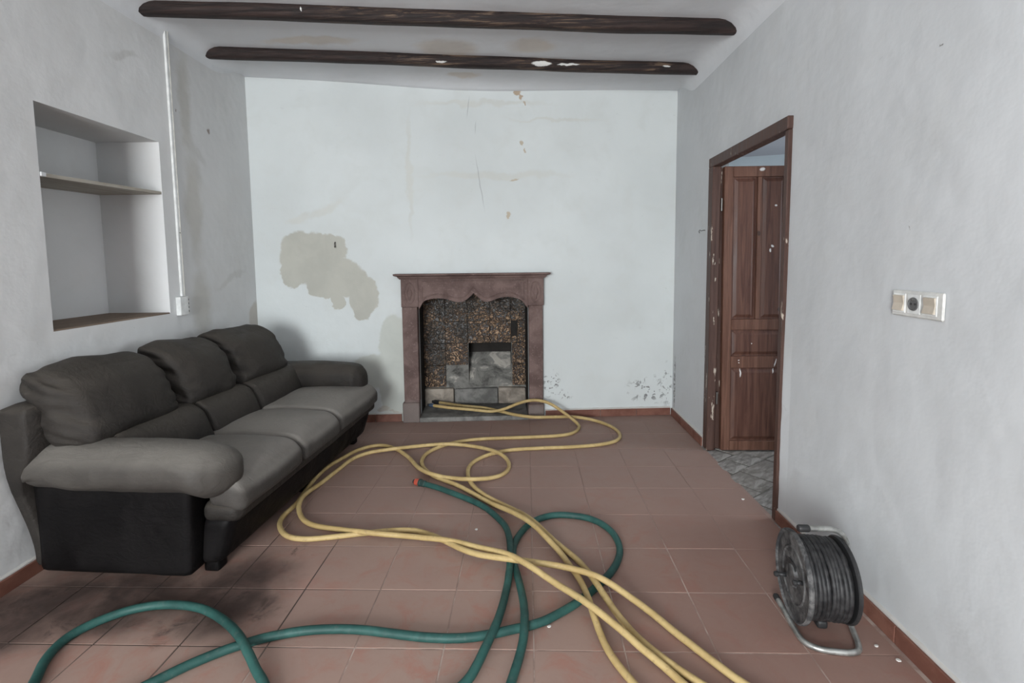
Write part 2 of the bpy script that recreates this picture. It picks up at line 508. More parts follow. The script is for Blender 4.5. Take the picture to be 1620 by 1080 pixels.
fl = link('floor', pydata('floor', [(left_x(REAR_Y) - .05, REAR_Y - .1, -.0016), (right_x(REAR_Y) + .03, REAR_Y - .1, -.0016), (1.302, 4.62, -.0016), (left_x(4.35) - .05, 4.30, -.0016), (-2.3, REAR_Y - .1, -.0004), (1.5, REAR_Y - .1, -.0004), (1.5, -1.25, -.0004), (-2.3, -1.25, -.0004)], [(0, 1, 2, 3), (4, 5, 6, 7)]), mat_grout)
fl.data.materials.append(mat_tile)
fl.data.polygons[1].material_index = 1
tag(fl, 'floor of square red clay tiles dulled by dust', 'floor', kind='structure')
TS, TX, TY = 0.33, 0.015, 1.726
def line_plane(p, q, inside):
    (x0, y0), (x1, y1) = p, q
    a, b = y1 - y0, -(x1 - x0); c = a * x0 + b * y0
    if a * inside[0] + b * inside[1] > c: a, b, c = -a, -b, -c
    return (a, b, c)
room_planes = [line_plane((left_x(0), 0), (left_x(4), 4), (0, 2)), line_plane((1.314, 2.66), (1.296, 4.6), (0, 2)),
               line_plane((right_x(0), 0), (right_x(2.6), 2.6), (0, 2)),
               line_plane((-2, back_y(-2)), (1, back_y(1)), (0, 2)), (0, -1, -REAR_Y)]
tile_bm = bmesh.new()
add_box(tile_bm, .0025, TS - .0025, .0025, TS - .0025, -.012, 0, bev=0.0012)
tile_me = bm_mesh(tile_bm, 'tile')
tile_me.materials.append(mat_tile)
random.seed(4)
for j in range(-9, 10):
    for i in range(-8, 5):
        x, y = TX + i * TS, TY + j * TS
        if x + TS < left_x(y) + .01: continue
        sq = [(x + .0025, y + .0025), (x + TS - .0025, y + .0025), (x + TS - .0025, y + TS - .0025), (x + .0025, y + TS - .0025)]
        cp = clip_poly(sq, room_planes)
        if not cp or poly_area(cp) < 0.0008: continue
        dz = random.uniform(-0.0006, 0.0006)
        if poly_area(cp) > poly_area(sq) * 0.999:
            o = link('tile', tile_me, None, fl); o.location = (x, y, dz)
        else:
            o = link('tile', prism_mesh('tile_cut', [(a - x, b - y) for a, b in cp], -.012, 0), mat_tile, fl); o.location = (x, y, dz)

# ---------------------------------------------------------------- skirting of clay tiles
def skirting_material():
    t = NT('skirting_clay')
    p = t.pos()
    n2 = t.noise(p, 9.0, 5, 0.6, 0.4)
    rnd = t.n('ShaderNodeObjectInfo').outputs['Random']
    c = t.mix(t.ramp(n2, 0.35, 0.65), (0.150, 0.060, 0.042), (0.215, 0.098, 0.070))
    c = t.mix(t.math('MULTIPLY', rnd, 0.35), c, (0.125, 0.052, 0.038))
    drip = t.ramp(t.noise(t.mapping(p, (14, 14, 1.2)), 1.0, 3, 0.6, 0.3), 0.70, 0.74)
    c = t.mix(t.math('MULTIPLY', drip, 0.8), c, (0.50, 0.47, 0.44))
    return t.finish(c, 0.55, t.bump(n2, 0.003, 0.5), 0.35)
mat_skirt = skirting_material()
mat_mortar = plaster('skirting_mortar', (0.52, 0.50, 0.475))
def skirting(name, A, B, label, h=0.066, step=0.33, first=None):
    A, B = Vector((*A, 0)), Vector((*B, 0))
    L = (B - A).length; T = (B - A) / L
    N = Vector((T.y, -T.x, 0))
    C = Vector((-0.4, 1.5, 0))
    if N.dot(C - A) < 0: N = -N
    # the mortar bed behind the pieces ends in a ragged lip above them
    m = 60
    v = []
    random.seed(len(name) + int(A.y * 10))
    for k in range(m + 1):
        z = h + 0.004 + 0.004 * noise.noise(Vector((k * .9, A.y, 0))) + random.uniform(0, .002)
        b = A + T * (L * k / m)
        v += [b - N * .013, b - N * .0005, b - N * .0005 + Vector((0, 0, z)), b - N * .013 + Vector((0, 0, z + .006))]
    f = []
    for k in range(m):
        for q in range(4):
            f.append((k * 4 + q, k * 4 + (q + 1) % 4, (k + 1) * 4 + (q + 1) % 4, (k + 1) * 4 + q))
    f += [(0, 1, 2, 3), (m * 4 + 3, m * 4 + 2, m * 4 + 1, m * 4)]
    base = link(name, pydata(name, v, f), mat_mortar)
    tag(base, label, 'baseboard', kind='structure')
    u = 0.0
    ln = first or step
    while u < L - 0.01:
        e = min(L, u + ln)
        dz = random.uniform(-.002, .001)
        me = box_mesh('tile', (u + .0018, e - .0018, -.002, .010, .0, h + dz), bev=.002, xf=lambda c: A + T * c.x + N * c.y + Vector((0, 0, c.z)))
        link('tile', me, mat_skirt, base)
        u = e; ln = step
fl_x = (F0 - WT * 0.645).x; fr_x = (F0 + WT * 0.605 * 1.0).x + 0.03
skirting('baseboard_left', (left_x(1.0), 1.0), (left_x(4.25), 4.25), 'clay tile skirting along the left wall, mostly hidden by the sofa', first=.22)
skirting('baseboard_back_left', (left_x(4.25) + .01, back_y(-2.3)), (fl_x, back_y(fl_x)), 'short clay tile skirting between sofa and fireplace', first=.3)
skirting('baseboard_back_right', (fr_x, back_y(fr_x)), (right_x(4.53) - .01, back_y(1.3)), 'clay tile skirting right of the fireplace, chipped along its top', first=.17)
skirting('baseboard_right_far', (right_x(4.53), 4.53), (right_x(3.76), 3.76), 'short clay tile skirting between the corner and the doorway', first=.28)
skirting('baseboard_right_near', (right_x(2.65), 2.65), (right_x(-1.5), -1.5), 'clay tile skirting behind the cable reel', first=.21)

# ---------------------------------------------------------------- next room, seen through the doorway
def flag_material():
    t = NT('flagstone')
    p = t.pos(); ob = t.obj()
    rnd = t.n('ShaderNodeObjectInfo').outputs['Random']
    g = t.noise(t.mapping(ob, (2.0, 5.0, 2.0)), 3.0, 5, 0.62, 1.2)
    c = t.mix(t.ramp(g, 0.35, 0.68), (0.135, 0.125, 0.115), (0.36, 0.345, 0.325))
    c = t.mix(t.math('MULTIPLY', rnd, 0.35), c, (0.20, 0.175, 0.15))
    return t.finish(c, 0.7, t.bump(g, 0.006, 0.6), 0.3)
mat_flag = flag_material()
tmo = NT('flag_joint'); mat_joint = tmo.finish(tmo.mix(tmo.noise(tmo.pos(), 25, 3), (0.075, 0.068, 0.06), (0.15, 0.14, 0.125)), 0.9)
nf = link('floor_next_room', pydata('floor_next_room', [(1.290, 2.3, -.006), (4.05, 2.3, -.006), (4.05, 5.6, -.006), (1.270, 5.6, -.006)], [(0, 1, 2, 3)]), mat_joint)
tag(nf, 'grey stone floor of the next room beyond the doorway', 'floor', kind='structure')
random.seed(11)
flag_planes = [line_plane((1.318, 2.62), (1.300, 4.6), (2.5, 3.3)), (0, -1, -2.45), (0, 1, 4.40), (1, 0, 2.75),
               ]
ca, sa = cos(radians(38)), sin(radians(38))
row = 0
b = -1.4
while b < 3.6:
    hb = random.choice((.17, .21, .25))
    a = 1.6 + random.uniform(0, .2)
    while a < 5.6:
        la = random.choice((.24, .32, .40, .20))
        j = lambda: random.uniform(-.008, .008)
        q = [(a + .008 + j(), b + .008 + j()), (a + la - .008 + j(), b + .008 + j()), (a + la - .008 + j(), b + hb - .008 + j()), (a + .008 + j(), b + hb - .008 + j())]
        q = [(u * ca - w * sa, u * sa + w * ca) for u, w in q]
        cp = clip_poly(q, flag_planes)
        if cp and poly_area(cp) > .0015:
            cx = sum(c[0] for c in cp) / len(cp); cy = sum(c[1] for c in cp) / len(cp)
            o = link('flagstone', prism_mesh('flagstone', [((u - cx) * ca + (w - cy) * sa, -(u - cx) * sa + (w - cy) * ca) for u, w in cp], -.012, .0), mat_flag, nf)
            o.location = (cx, cy, random.uniform(-.004, .0)); o.rotation_euler = (0, 0, radians(38))
        a += la
    b += hb
nw = link('wall_next_room_far', pydata('wall_next_room_far', [(1.30, 5.42, 0), (4.1, 4.72, 0), (4.1, 4.72, 2.75), (1.30, 5.42, 2.75), (1.34, 5.57, 0), (4.14, 4.87, 0), (4.14, 4.87, 2.75), (1.34, 5.57, 2.75)],
    [(0, 1, 2, 3), (7, 6, 5, 4), (0, 4, 5, 1), (3, 2, 6, 7), (0, 3, 7, 4), (1, 5, 6, 2)]), mat_next_wall)
tag(nw, 'pale blue wall glimpsed above the open door', 'wall', kind='structure')
nw2 = link('wall_next_room_side', wall_mesh('wall_next_room_side', (4.0, 1.9), (4.0, 5.2), 2.75, 0.1, [(0.6, 2.0, 0.8, 2.2)], -1), mat_next_wall)
tag(nw2, 'wall of the next room with an added window opening, out of sight', 'wall', kind='structure')
nw3 = link('wall_next_room_near', wall_mesh('wall_next_room_near', (1.40, 2.3), (4.1, 2.3), 2.75, 0.1, [], -1), mat_next_wall)
tag(nw3, 'near wall of the next room, out of sight', 'wall', kind='structure')
nc = link('ceiling_next_room', pydata('ceiling_next_room', [(1.44, 2.2, 2.42), (4.1, 2.2, 2.42), (4.1, 5.7, 2.42), (1.44, 5.7, 2.42), (1.44, 2.2, 2.5), (4.1, 2.2, 2.5), (4.1, 5.7, 2.5), (1.44, 5.7, 2.5)],
    [(0, 1, 2, 3), (7, 6, 5, 4), (0, 4, 5, 1), (1, 5, 6, 2), (2, 6, 7, 3), (3, 7, 4, 0)]), mat_next_ceiling)
tag(nc, 'lilac grey ceiling of the next room above the open door', 'ceiling', kind='structure')

# ---------------------------------------------------------------- windows behind the camera (real openings for the daylight)
tp = NT('window_paint'); mat_winpaint = tp.finish(tp.mix(tp.noise(tp.pos(), 12, 3), (0.30, 0.20, 0.14), (0.20, 0.13, 0.09)), 0.5)
def window(name, xf, w, z0, z1, label):
    root = empty(name); tag(root, label, 'window', kind='structure')
    for nm, d in (('frame', (0, .05, 0, .05, z0, z1)), ('frame', (w - .05, w, 0, .05, z0, z1)), ('frame', (.05, w - .05, 0, .05, z0, z0 + .05)), ('frame', (.05, w - .05, 0, .05, z1 - .05, z1)), ('mullion', (w / 2 - .02, w / 2 + .02, 0, .04, z0 + .05, z1 - .05))):
        link(nm, box_mesh(nm, d, xf=xf), mat_winpaint, root)
window('window_1', lambda c: Vector((-2.05 + c.x, REAR_Y - .12 - c.y, c.z)), 1.60, 0.70, 2.40, 'wide window in the wall behind the camera')
window('window_2', lambda c: Vector((-2.34 - c.y, -2.20 + c.x, c.z)), 1.00, 1.05, 2.25, 'window in the left wall behind the camera')

# ---------------------------------------------------------------- ceiling beams
def beam_material(name, marks, white):
    t = NT(name)
    p = t.pos()
    g = t.noise(t.mapping(p, (0.9, 22.0, 22.0)), 2.2, 6, 0.7, 0.8)
    g2 = t.noise(t.mapping(p, (2.5, 8, 8)), 3.0, 5, 0.65)
    c = t.mix(t.ramp(g, 0.35, 0.70), (0.010, 0.0060, 0.0055), (0.038, 0.0215, 0.018))
    pd = t.distort(p, 8.0, 0.14, 5)
    if marks:
        m = t.math('MULTIPLY', t.blobs(pd, [((x, 0, 0), (rx, BIG, BIG)) for x, rx in marks], .5), t.ramp(g, 0.50, 0.64))
        c = t.mix(t.math('MULTIPLY', m, 0.7), c, (0.17, 0.115, 0.075))
    if white:
        pw = t.distort(p, 20.0, 0.03, 3)
        c = t.mix(t.blobs(pw, white, .15), c, (0.62, 0.62, 0.60))
    h = t.math('ADD', t.math('MULTIPLY', g, 0.8), t.math('MULTIPLY', g2, 0.4))
    return t.finish(c, 0.6, t.bump(h, 0.012, 0.8), 0.35)
mat_beam1 = beam_material('beam_wood_near', [(-.6, .5), (.2, .25)], [((-1.33, 3.09, 2.915), (.004, BIG, .012))])
mat_beam2 = beam_material('beam_wood_far', [(-.55, .35), (.3, .35), (1.0, .1)], [((.12, 3.87, 2.862), (.07, BIG, .016)), ((.32, 3.88, 2.858), (.08, BIG, .007)), ((1.05, 3.9, 2.845), (.03, BIG, .006)), ((-.62, 3.8, 2.875), (.04, BIG, .006))])
def beam(name, yl, yr, w, drop, mat, label, seed, ext):
    xl, xr = left_x(yl) - WO - ext, right_x(yr) + WO + .04
    nseg = 70
    prof = [(-.5, .9), (-.5, -.40), (-.44, -.70), (-.34, -.92), (-.15, -1.0), (.15, -1.0), (.36, -.9), (.47, -.6), (.5, -.3), (.5, .9)]
    v, f = [], []
    m = len(prof)
    for i in range(nseg + 1):
        s = i / nseg
        x = xl + (xr - xl) * s
        y = yl + (yr - yl) * s + 0.010 * noise.noise(Vector((s * 6, seed, 0)))
        zc = ceil_flat(x, y - .05)
        dr = drop * (1 + 0.10 * noise.noise(Vector((s * 7, seed + 5, 0)))) + .006 * sin(pi * s)
        for k, (a, b) in enumerate(prof):
            jit = 0.0035 * noise.noise(Vector((s * 30, k * 1.7, seed)))
            v.append((x, y + a * w * (1 + .06 * noise.noise(Vector((s * 9, k * .2, seed + 2)))) + jit, zc + (b * dr if b < 0 else b * .04) + jit * .7))
    for i in range(nseg):
        for k in range(m):
            k2 = (k + 1) % m
            f.append((i * m + k, i * m + k2, (i + 1) * m + k2, (i + 1) * m + k))
    f += [tuple(range(m)), tuple(nseg * m + k for k in range(m - 1, -1, -1))]
    o = link(name, pydata(name, v, f), mat, smooth=False)
    for p_ in o.data.polygons: p_.use_smooth = len(p_.vertices) == 4
    tag(o, label, 'beam', 'ceiling beams')
    return o
beam('ceiling_beam', 3.085, 3.335, .10, .068, mat_beam1, 'rough dark brown ceiling beam nearest the camera, ends broken into the plaster', 1.3, .03)
beam('ceiling_beam', 3.735, 4.010, .095, .066, mat_beam2, 'dark brown ceiling beam nearer the fireplace wall, with a white paint smear', 7.7, .03)

# ---------------------------------------------------------------- fireplace
def stone_material():
    t = NT('brown_stone')
    p = t.pos()
    n1 = t.noise(p, 5, 5, 0.6, .5); n2 = t.noise(p, 60, 4, 0.6)
    c = t.mix(t.ramp(n1, .35, .68), (0.092, 0.058, 0.052), (0.165, 0.112, 0.100))
    c = t.mix(t.ramp(n2, .58, .68, 0, .5), c, (0.24, 0.18, 0.165))
    ps = t.distort(p, 6, .06, 4)
    c = t.mix(t.math('MULTIPLY', t.blobs(ps, [((-1.05, 4.3, .06), (.2, BIG, .13)), ((.1, 4.3, .03), (.2, BIG, .11))], .25), .7), c, (0.175, 0.150, 0.138))
    h = t.math('ADD', t.math('MULTIPLY', n1, .5), t.math('MULTIPLY', n2, .25))
    return t.finish(c, .75, t.bump(h, .008, .8), .3)
def brown_tile_material():
    t = NT('relief_tile')
    p = t.pos()
    w = t.distort(p, 9.0, 0.10, 3)
    vo = t.n('ShaderNodeTexVoronoi', feature='DISTANCE_TO_EDGE'); t.l(w, vo.inputs['Vector']); vo.inputs['Scale'].default_value = 24
    leaf = t.noise(t.mapping(w, (1, 1, 1)), 27, 4, .6, 2.2)
    m = t.math('MULTIPLY', t.ramp(leaf, .44, .56), t.ramp(vo.outputs[0], .01, .08))
    c = t.mix(m, (0.014, 0.010, 0.009), (0.42, 0.275, 0.170))
    c = t.mix(t.ramp(t.noise(p, 26, 3), .45, .75, 0, .5), c, (0.085, 0.048, 0.038))
    soot = t.noise(p, 3.2, 4, .6, .6)
    sb = t.blobs(t.distort(p, 5, .12, 4), [((-.78, 4.7, .98), (.16, BIG, .14)), ((-.86, 4.7, .62), (.12, BIG, .26)), ((-.62, 4.7, .76), (.10, BIG, .10)), ((-.2, 4.7, 1.04), (.3, BIG, .12)), ((.02, 4.7, .9), (.09, BIG, .2)), ((-.55, 4.7, 1.0), (.09, BIG, .1))], .5)
    c = t.mix(t.math('MULTIPLY', t.math('MAXIMUM', t.ramp(soot, .56, .70), sb), .80), c, (0.040, 0.038, 0.036))
    return t.finish(c, t.ramp(leaf, .3, .7, .30, .6), t.bump(t.math('ADD', m, t.math('MULTIPLY', leaf, .5)), .01, .9), .5)
def mortar_material():
    t = NT('sooty_mortar')
    p = t.pos()
    n1 = t.noise(p, 6, 6, .65, 1.0); n2 = t.noise(p, 22, 4, .6)
    c = t.mix(t.ramp(n1, .30, .55), (0.050, 0.048, 0.045), (0.20, 0.195, 0.180))
    c = t.mix(t.ramp(n1, .56, .66), c, (0.40, 0.375, 0.335))
    return t.finish(c, .9, t.bump(t.math('ADD', n1, t.math('MULTIPLY', n2, .4)), .02, .9), .2)
def soot_material():
    t = NT('soot_black')
    n1 = t.noise(t.pos(), 9, 5, .6)
    return t.finish(t.mix(n1, (0.010, 0.009, 0.008), (0.040, 0.036, 0.033)), .9, t.bump(n1, .01, .7), .2)
def cement_material():
    t = NT('cement')
    n1 = t.noise(t.pos(), 7, 6, .65, .4)
    return t.finish(t.mix(t.ramp(n1, .35, .68), (0.105, 0.102, 0.096), (0.235, 0.228, 0.215)), .85, t.bump(n1, .008, .7), .25)
def beige_stone_material():
    t = NT('beige_stone')
    n1 = t.noise(t.pos(), 8, 5, .6, .5)
    return t.finish(t.mix(t.ramp(n1, .35, .68), (0.17, 0.145, 0.122), (0.36, 0.315, 0.265)), .85, t.bump(n1, .012, .8), .25)
mat_stone, mat_btile, mat_mort, mat_soot, mat_cement, mat_bstone = stone_material(), brown_tile_material(), mortar_material(), soot_material(), cement_material(), beige_stone_material()

fp = empty('fireplace', F0, math.atan2(WT.y, WT.x))
tag(fp, 'brown stone fireplace with scalloped lintel and broken relief tiles inside', 'fireplace')
# mantel shelf: a moulded profile run along the wall, returned at both ends
def mantel():
    prof = [(.075, 1.262), (.080, 1.270), (.088, 1.276), (.092, 1.286), (.112, 1.292), (.120, 1.296), (.122, 1.309)]
    v, f = [], []
    for d, z in prof:
        e = d - .075
        v += [(-.622 - e, .004, z), (-.622 - e, -d, z), (.626 + e, -d, z), (.626 + e, .004, z)]
    for i in range(len(prof) - 1):
        for k in range(4):
            a, b = i * 4 + k, i * 4 + (k + 1) % 4
            f.append((a, b, b + 4, a + 4))
    f += [(0, 1, 2, 3), tuple(len(v) - 4 + k for k in (3, 2, 1, 0))]
    return pydata('mantel_shelf', v, f)
link('mantel_shelf', mantel(), mat_stone, fp)
SC = [(-.467, 1.000), (-.452, 1.026), (-.420, 1.072), (-.352, 1.092), (-.291, 1.096), (-.216, 1.084), (-.140, 1.062), (-.080, 1.067), (-.033, 1.098), (.008, 1.137), (.052, 1.098), (.090, 1.067), (.133, 1.060), (.195, 1.080), (.256, 1.098), (.340, 1.098), (.424, 1.068), (.460, 1.022), (.478, 1.000)]
def smooth2(P, k=5, cusp=9):
    A = [tuple(q)[:2] for q in catmull([(x, z, 0) for x, z in P[:cusp + 1]], k)]
    B = [tuple(q)[:2] for q in catmull([(x, z, 0) for x, z in P[cusp:]], k)]
    return A + B[1:]
sc = smooth2(SC)
link('lintel', prism_mesh('lintel', [(-.467, 1.264)] + [(max(-.467, min(.478, x)), z) for x, z in sc] + [(.478, 1.264)], -.050, .03, lambda a, b, z: (a, z, b)), mat_stone, fp)
lt = fp.children[-1]
SM = [(-.432, 1.072), (-.400, 1.108), (-.340, 1.128), (-.291, 1.131), (-.216, 1.118), (-.140, 1.097), (-.075, 1.105), (-.045, 1.128), (-.012, 1.165), (.008, 1.192), (.030, 1.165), (.062, 1.128), (.092, 1.105), (.133, 1.096), (.195, 1.115), (.256, 1.135), (.340, 1.134), (.405, 1.105), (.445, 1.068)]
mp = [(x, -.050, z) for x, z in smooth2(SM)]
link('moulding', tube_mesh('moulding', mp + [(.447, -.05, 1.244), (-.434, -.05, 1.244)], .0055, 6, closed=True), mat_stone, lt)
for s, (a, b_) in ((-1, (-.615, -.467)), (1, (.478, .618))):
    bl = link('corner_block', box_mesh('corner_block', (a, b_, -.060, .03, 1.022, 1.264), bev=.004), mat_stone, fp)
    cx = (a + b_) / 2
    ring = [(cx + .042 * cos(q * pi / 16), -.060, 1.143 + .088 * sin(q * pi / 16)) for q in range(32)]
    link('carved_oval', tube_mesh('carved_oval', ring, .006, 6, closed=True), mat_stone, bl)
    bm = bmesh.new()
    bmesh.ops.create_uvsphere(bm, u_segments=12, v_segments=8, radius=1.0)
    for v_ in bm.verts:
        q = v_.co.copy()
        wv = 1 + .18 * cos(4 * math.atan2(q.z, q.x))
        v_.co = Vector((cx + q.x * .022 * wv, -.058 + q.y * .010, 1.143 + q.z * .060 * wv))
    link('rosette', bm_mesh(bm, 'rosette'), mat_stone, bl, smooth=True)
    j0, j1 = ((-.612, -.482) if s < 0 else (.488, .611))
    pz = .178 if s < 0 else .142
    link('jamb', box_mesh('jamb', (j0, j1, -.045, .06, pz, 1.022), bev=.004), mat_stone, fp)
    p0, p1 = ((-.628, -.484) if s < 0 else (.478, .618))
    link('plinth', box_mesh('plinth', (p0, p1, -.055, .06, 0.0, pz), bev=.006), mat_stone, fp)
link('hearth_slab', box_mesh('hearth_slab', (-.486, .482, -.048, .40, -.002, .040), bev=.006), mat_cement, fp)
fbx = empty('firebox'); fbx.parent = fp
link('side_wall', box_mesh('side_wall', (-.56, -.487, .06, .62, 0, 1.30)), mat_soot, fbx)
link('side_wall', box_mesh('side_wall', (.487, .56, .06, .62, 0, 1.30)), mat_soot, fbx)
link('throat', box_mesh('throat', (-.56, .56, .06, .62, 1.16, 1.22)), mat_soot, fbx)
bm = bmesh.new()
for d in ((-.49, -.062, .375, .44, 0, 1.16), (.350, .49, .375, .44, 0, 1.16), (-.062, .350, .375, .44, .638, 1.16), (-.062, .350, .375, .44, 0, .215)):
    add_box(bm, *d)
link('back_wall', bm_mesh(bm, 'back_wall'), mat_mort, fbx)
# hollow behind the missing tiles: black above, a lit slope of broken mortar below
v, f = [], []
for j in range(15):
    for i in range(21):
        s, u_ = j / 14, i / 20
        x = -.062 + .412 * u_; z = .205 + .30 * s
        y = .378 + .215 * s ** 1.25 + .020 * noise.noise(Vector((x * 9, z * 9, 2))) + .012 * noise.noise(Vector((x * 25, z * 25, 4)))
        v.append((x, max(y, .368), z))
for j in range(14):
    for i in range(20):
        a = j * 21 + i; f.append((a, a + 1, a + 22, a + 21))
link('broken_mortar', pydata('broken_mortar', v, f), mat_mort, fbx, smooth=True)
link('hollow', box_mesh('hollow', (-.10, .40, .60, .64, .15, .75)), mat_soot, fbx)
for d in ((-.10, -.063, .44, .61, .15, .75), (.351, .40, .44, .61, .15, .75), (-.10, .40, .44, .61, .66, .75)):
    link('hollow_lining', box_mesh('hollow_lining', d), mat_soot, fbx)
link('black_gap_plate', box_mesh('black_gap_plate', (.349, .409, .362, .376, .700, .842)), mat_soot, fbx)  # black plate in place of the dark open hole
CE = [-.484, -.278, -.066, .146, .348, .486]
TL = [(CE[i], CE[i + 1], .845, 1.053) for i in range(5)] + [(CE[i], CE[i + 1], 1.056, 1.155) for i in range(5)]
TL += [(CE[i], CE[i + 1], .635, .842) for i in range(4)] + [(.410, .486, .635, .842), (.350, .408, .635, .698)]
TL += [(CE[0], CE[1], .425, .632), (CE[1], CE[2], .425, .632), (.356, .486, .425, .632), (CE[0], CE[1], .214, .422), (.356, .486, .218, .422)]
random.seed(3)
for a, b_, z0, z1 in TL:
    link('tile', box_mesh('tile', (a + .0015, b_ - .0015, .352 + random.uniform(-.002, .002), .377, z0, z1), bev=.0025), mat_btile, fbx)
for d, mt in (((-.484, -.205, .315, .39, .040, .205), mat_bstone), ((-.200, .215, .335, .39, .040, .195), mat_cement), ((.220, .486, .325, .39, .040, .200), mat_bstone)):
    me = box_mesh('stone', d, bev=.012, seg=2)
    for v_ in me.vertices:
        v_.co += Vector((0.006 * noise.noise(v_.co * 13), 0.008 * noise.noise(v_.co * 11 + Vector((5, 0, 0))), 0.010 * noise.noise(v_.co * 9)))
    link('stone', me, mt, fbx)

# ---------------------------------------------------------------- doorway: frame and open leaf
def wood_material(name, a, b, chips=0.0, marks=()):
    t = NT(name)
    p = t.pos(); ob = t.obj()
    g = t.noise(t.mapping(ob, (16, 16, 0.9)), 2.0, 6, .65, .9)
    fine = t.noise(t.mapping(ob, (90, 90, 3)), 2.0, 3, .6)
    c = t.mix(t.ramp(g, .32, .68), a, b)
    c = t.mix(t.ramp(fine, .5, .75, 0, .35), c, tuple(v * .6 for v in a))
    vo = t.n('ShaderNodeTexVoronoi'); t.l(t.mapping(t.distort(ob, 4, .05), (3.1, 3.1, 2.2)), vo.inputs['Vector']); vo.inputs['Scale'].default_value = 1.7
    kn = t.ramp(vo.outputs['Distance'], .055, .085, 1, 0)
    c = t.mix(t.math('MULTIPLY', kn, .75), c, tuple(v * .28 for v in a))
    if chips > 0:
        ch = t.noise(t.mapping(p, (26, 26, 7)), 1.0, 4, .65)
        c = t.mix(t.ramp(ch, 1 - chips, 1 - chips + .03), c, (0.42, 0.36, 0.30))
    if marks:
        c = t.mix(t.blobs(t.distort(p, 30, .012, 2), marks, .3), c, (0.60, 0.58, 0.57))
    return t.finish(c, t.ramp(g, .3, .7, .42, .6), t.bump(g, .004, .6), .4)
DX = lambda x, z, rx, rz, a=0.0: ((x, 3.66, z), (rx, BIG, rz), (0, radians(a), 0))
mat_frame = wood_material('door_frame_wood', (0.050, 0.024, 0.018), (0.088, 0.046, 0.035), .37)
mat_door = wood_material('door_wood', (0.058, 0.022, 0.0145), (0.112, 0.049, 0.032), 0,
    [DX(1.76, 1.785, .008, .007), DX(1.745, 1.50, .012, .008, 40), DX(1.73, 1.47, .006, .012), DX(1.655, 2.035, .018, .010, -15), DX(1.79, .66, .005, .028, 12), DX(1.78, .60, .004, .018, 12), DX(1.545, .585, .005, .03), DX(1.53, .68, .006, .005), DX(1.53, .66, .004, .004), DX(1.62, .80, .004, .004)])
mat_door2 = wood_material('door_wood_light', (0.082, 0.034, 0.021), (0.145, 0.068, 0.044), 0,
    [DX(1.655, 2.035, .018, .010, -15), DX(1.79, .66, .004, .028, 12), DX(1.53, .68, .005, .004), DX(1.53, .66, .004, .004)])
df = empty('trim_1', (right_x(3.2), 3.2, 0)); tag(df, 'dark brown wooden door frame with chipped paint', 'door frame', kind='structure')
def in_frame(nm, d, mt, par, root, bev=.004):
    ox, oy, oz = root.location
    return link(nm, box_mesh(nm, (d[0] - ox, d[1] - ox, d[2] - oy, d[3] - oy, d[4], d[5]), bev=bev), mt, par)
WX = right_x(3.2)
in_frame('jamb', (WX - .008, WX + .052, 3.672, 3.756, 0, DZ - .062), mat_frame, df, df)
in_frame('jamb_rebate', (WX + .052, WX + .12, 3.712, 3.756, 0, DZ - .062), mat_frame, df, df)
in_frame('jamb', (WX + .000, WX + .070, 2.652, 2.690, 0, DZ - .062), mat_frame, df, df)
in_frame('header', (WX - .008, WX + .060, 2.650, 3.756, DZ - .062, DZ + .004), mat_frame, df, df)
in_frame('header_rebate', (WX + .060, WX + .12, 2.722, 3.712, DZ - .030, DZ + .003), mat_frame, df, df)
dl = empty('door_1', (1.395, 3.675, 0)); tag(dl, 'open panelled door leaf of reddish brown wood', 'door', kind='structure')
LEAN = lambda c: Vector((c.x + .022 * (1 - c.z / 2.06), c.y, c.z))
def leaf(nm, x0, x1, z0, z1, y0=-.020, y1=.020, bev=.003, par=None, mt=None):
    return link(nm, box_mesh(nm, (x0 - 1.395, x1 - 1.395, y0, y1, z0, z1), bev=bev, xf=LEAN), mt or mat_door, par or dl)
leaf('stile', 1.395, 1.456, .008, 2.058, mt=mat_door2)
leaf('stile', 1.824, 1.885, .008, 2.058, mt=mat_door2)
leaf('top_rail', 1.457, 1.823, 1.985, 2.058, mt=mat_door2)
leaf('rail', 1.457, 1.823, .900, .978, mt=mat_door2)
leaf('rail', 1.457, 1.823, .622, .708, mt=mat_door2)
leaf('bottom_rail', 1.457, 1.823, .008, .078, mt=mat_door2)
leaf('mullion', 1.626, 1.656, .979, 1.984, mt=mat_door2)
def panel(x0, x1, z0, z1):
    b_ = leaf('panel', x0 + .001, x1 - .001, z0 + .001, z1 - .001, -.006, .006, .0)
    # raised field with sloping margins
    X0, X1 = x0 - 1.395, x1 - 1.395
    m0, m1 = .012, .034
    vv = [(X0 + m0, -.006, z0 + m0), (X1 - m0, -.006, z0 + m0), (X1 - m0, -.006, z1 - m0), (X0 + m0, -.006, z1 - m0),
          (X0 + m1, -.016, z0 + m1), (X1 - m1, -.016, z0 + m1), (X1 - m1, -.016, z1 - m1), (X0 + m1, -.016, z1 - m1)]
    me = pydata('panel_field', [LEAN(Vector(q)) for q in vv], [(0, 1, 5, 4), (1, 2, 6, 5), (2, 3, 7, 6), (3, 0, 4, 7), (4, 5, 6, 7), (3, 2, 1, 0)])
    link('panel_field', me, mat_door, b_)
panel(1.456, 1.626, .978, 1.985); panel(1.656, 1.824, .978, 1.985)
panel(1.456, 1.824, .708, .900); panel(1.456, 1.824, .078, .622)
tm = NT('dull_metal'); mat_metal_dark = tm.finish((0.12, 0.115, 0.11), .45, None, .5, 1.0)
for z in (.35, 1.75):
    link('hinge', tube_mesh('hinge', [(-.008, .0, z), (-.008, .0, z + .09)], .007, 8), mat_metal_dark, dl)

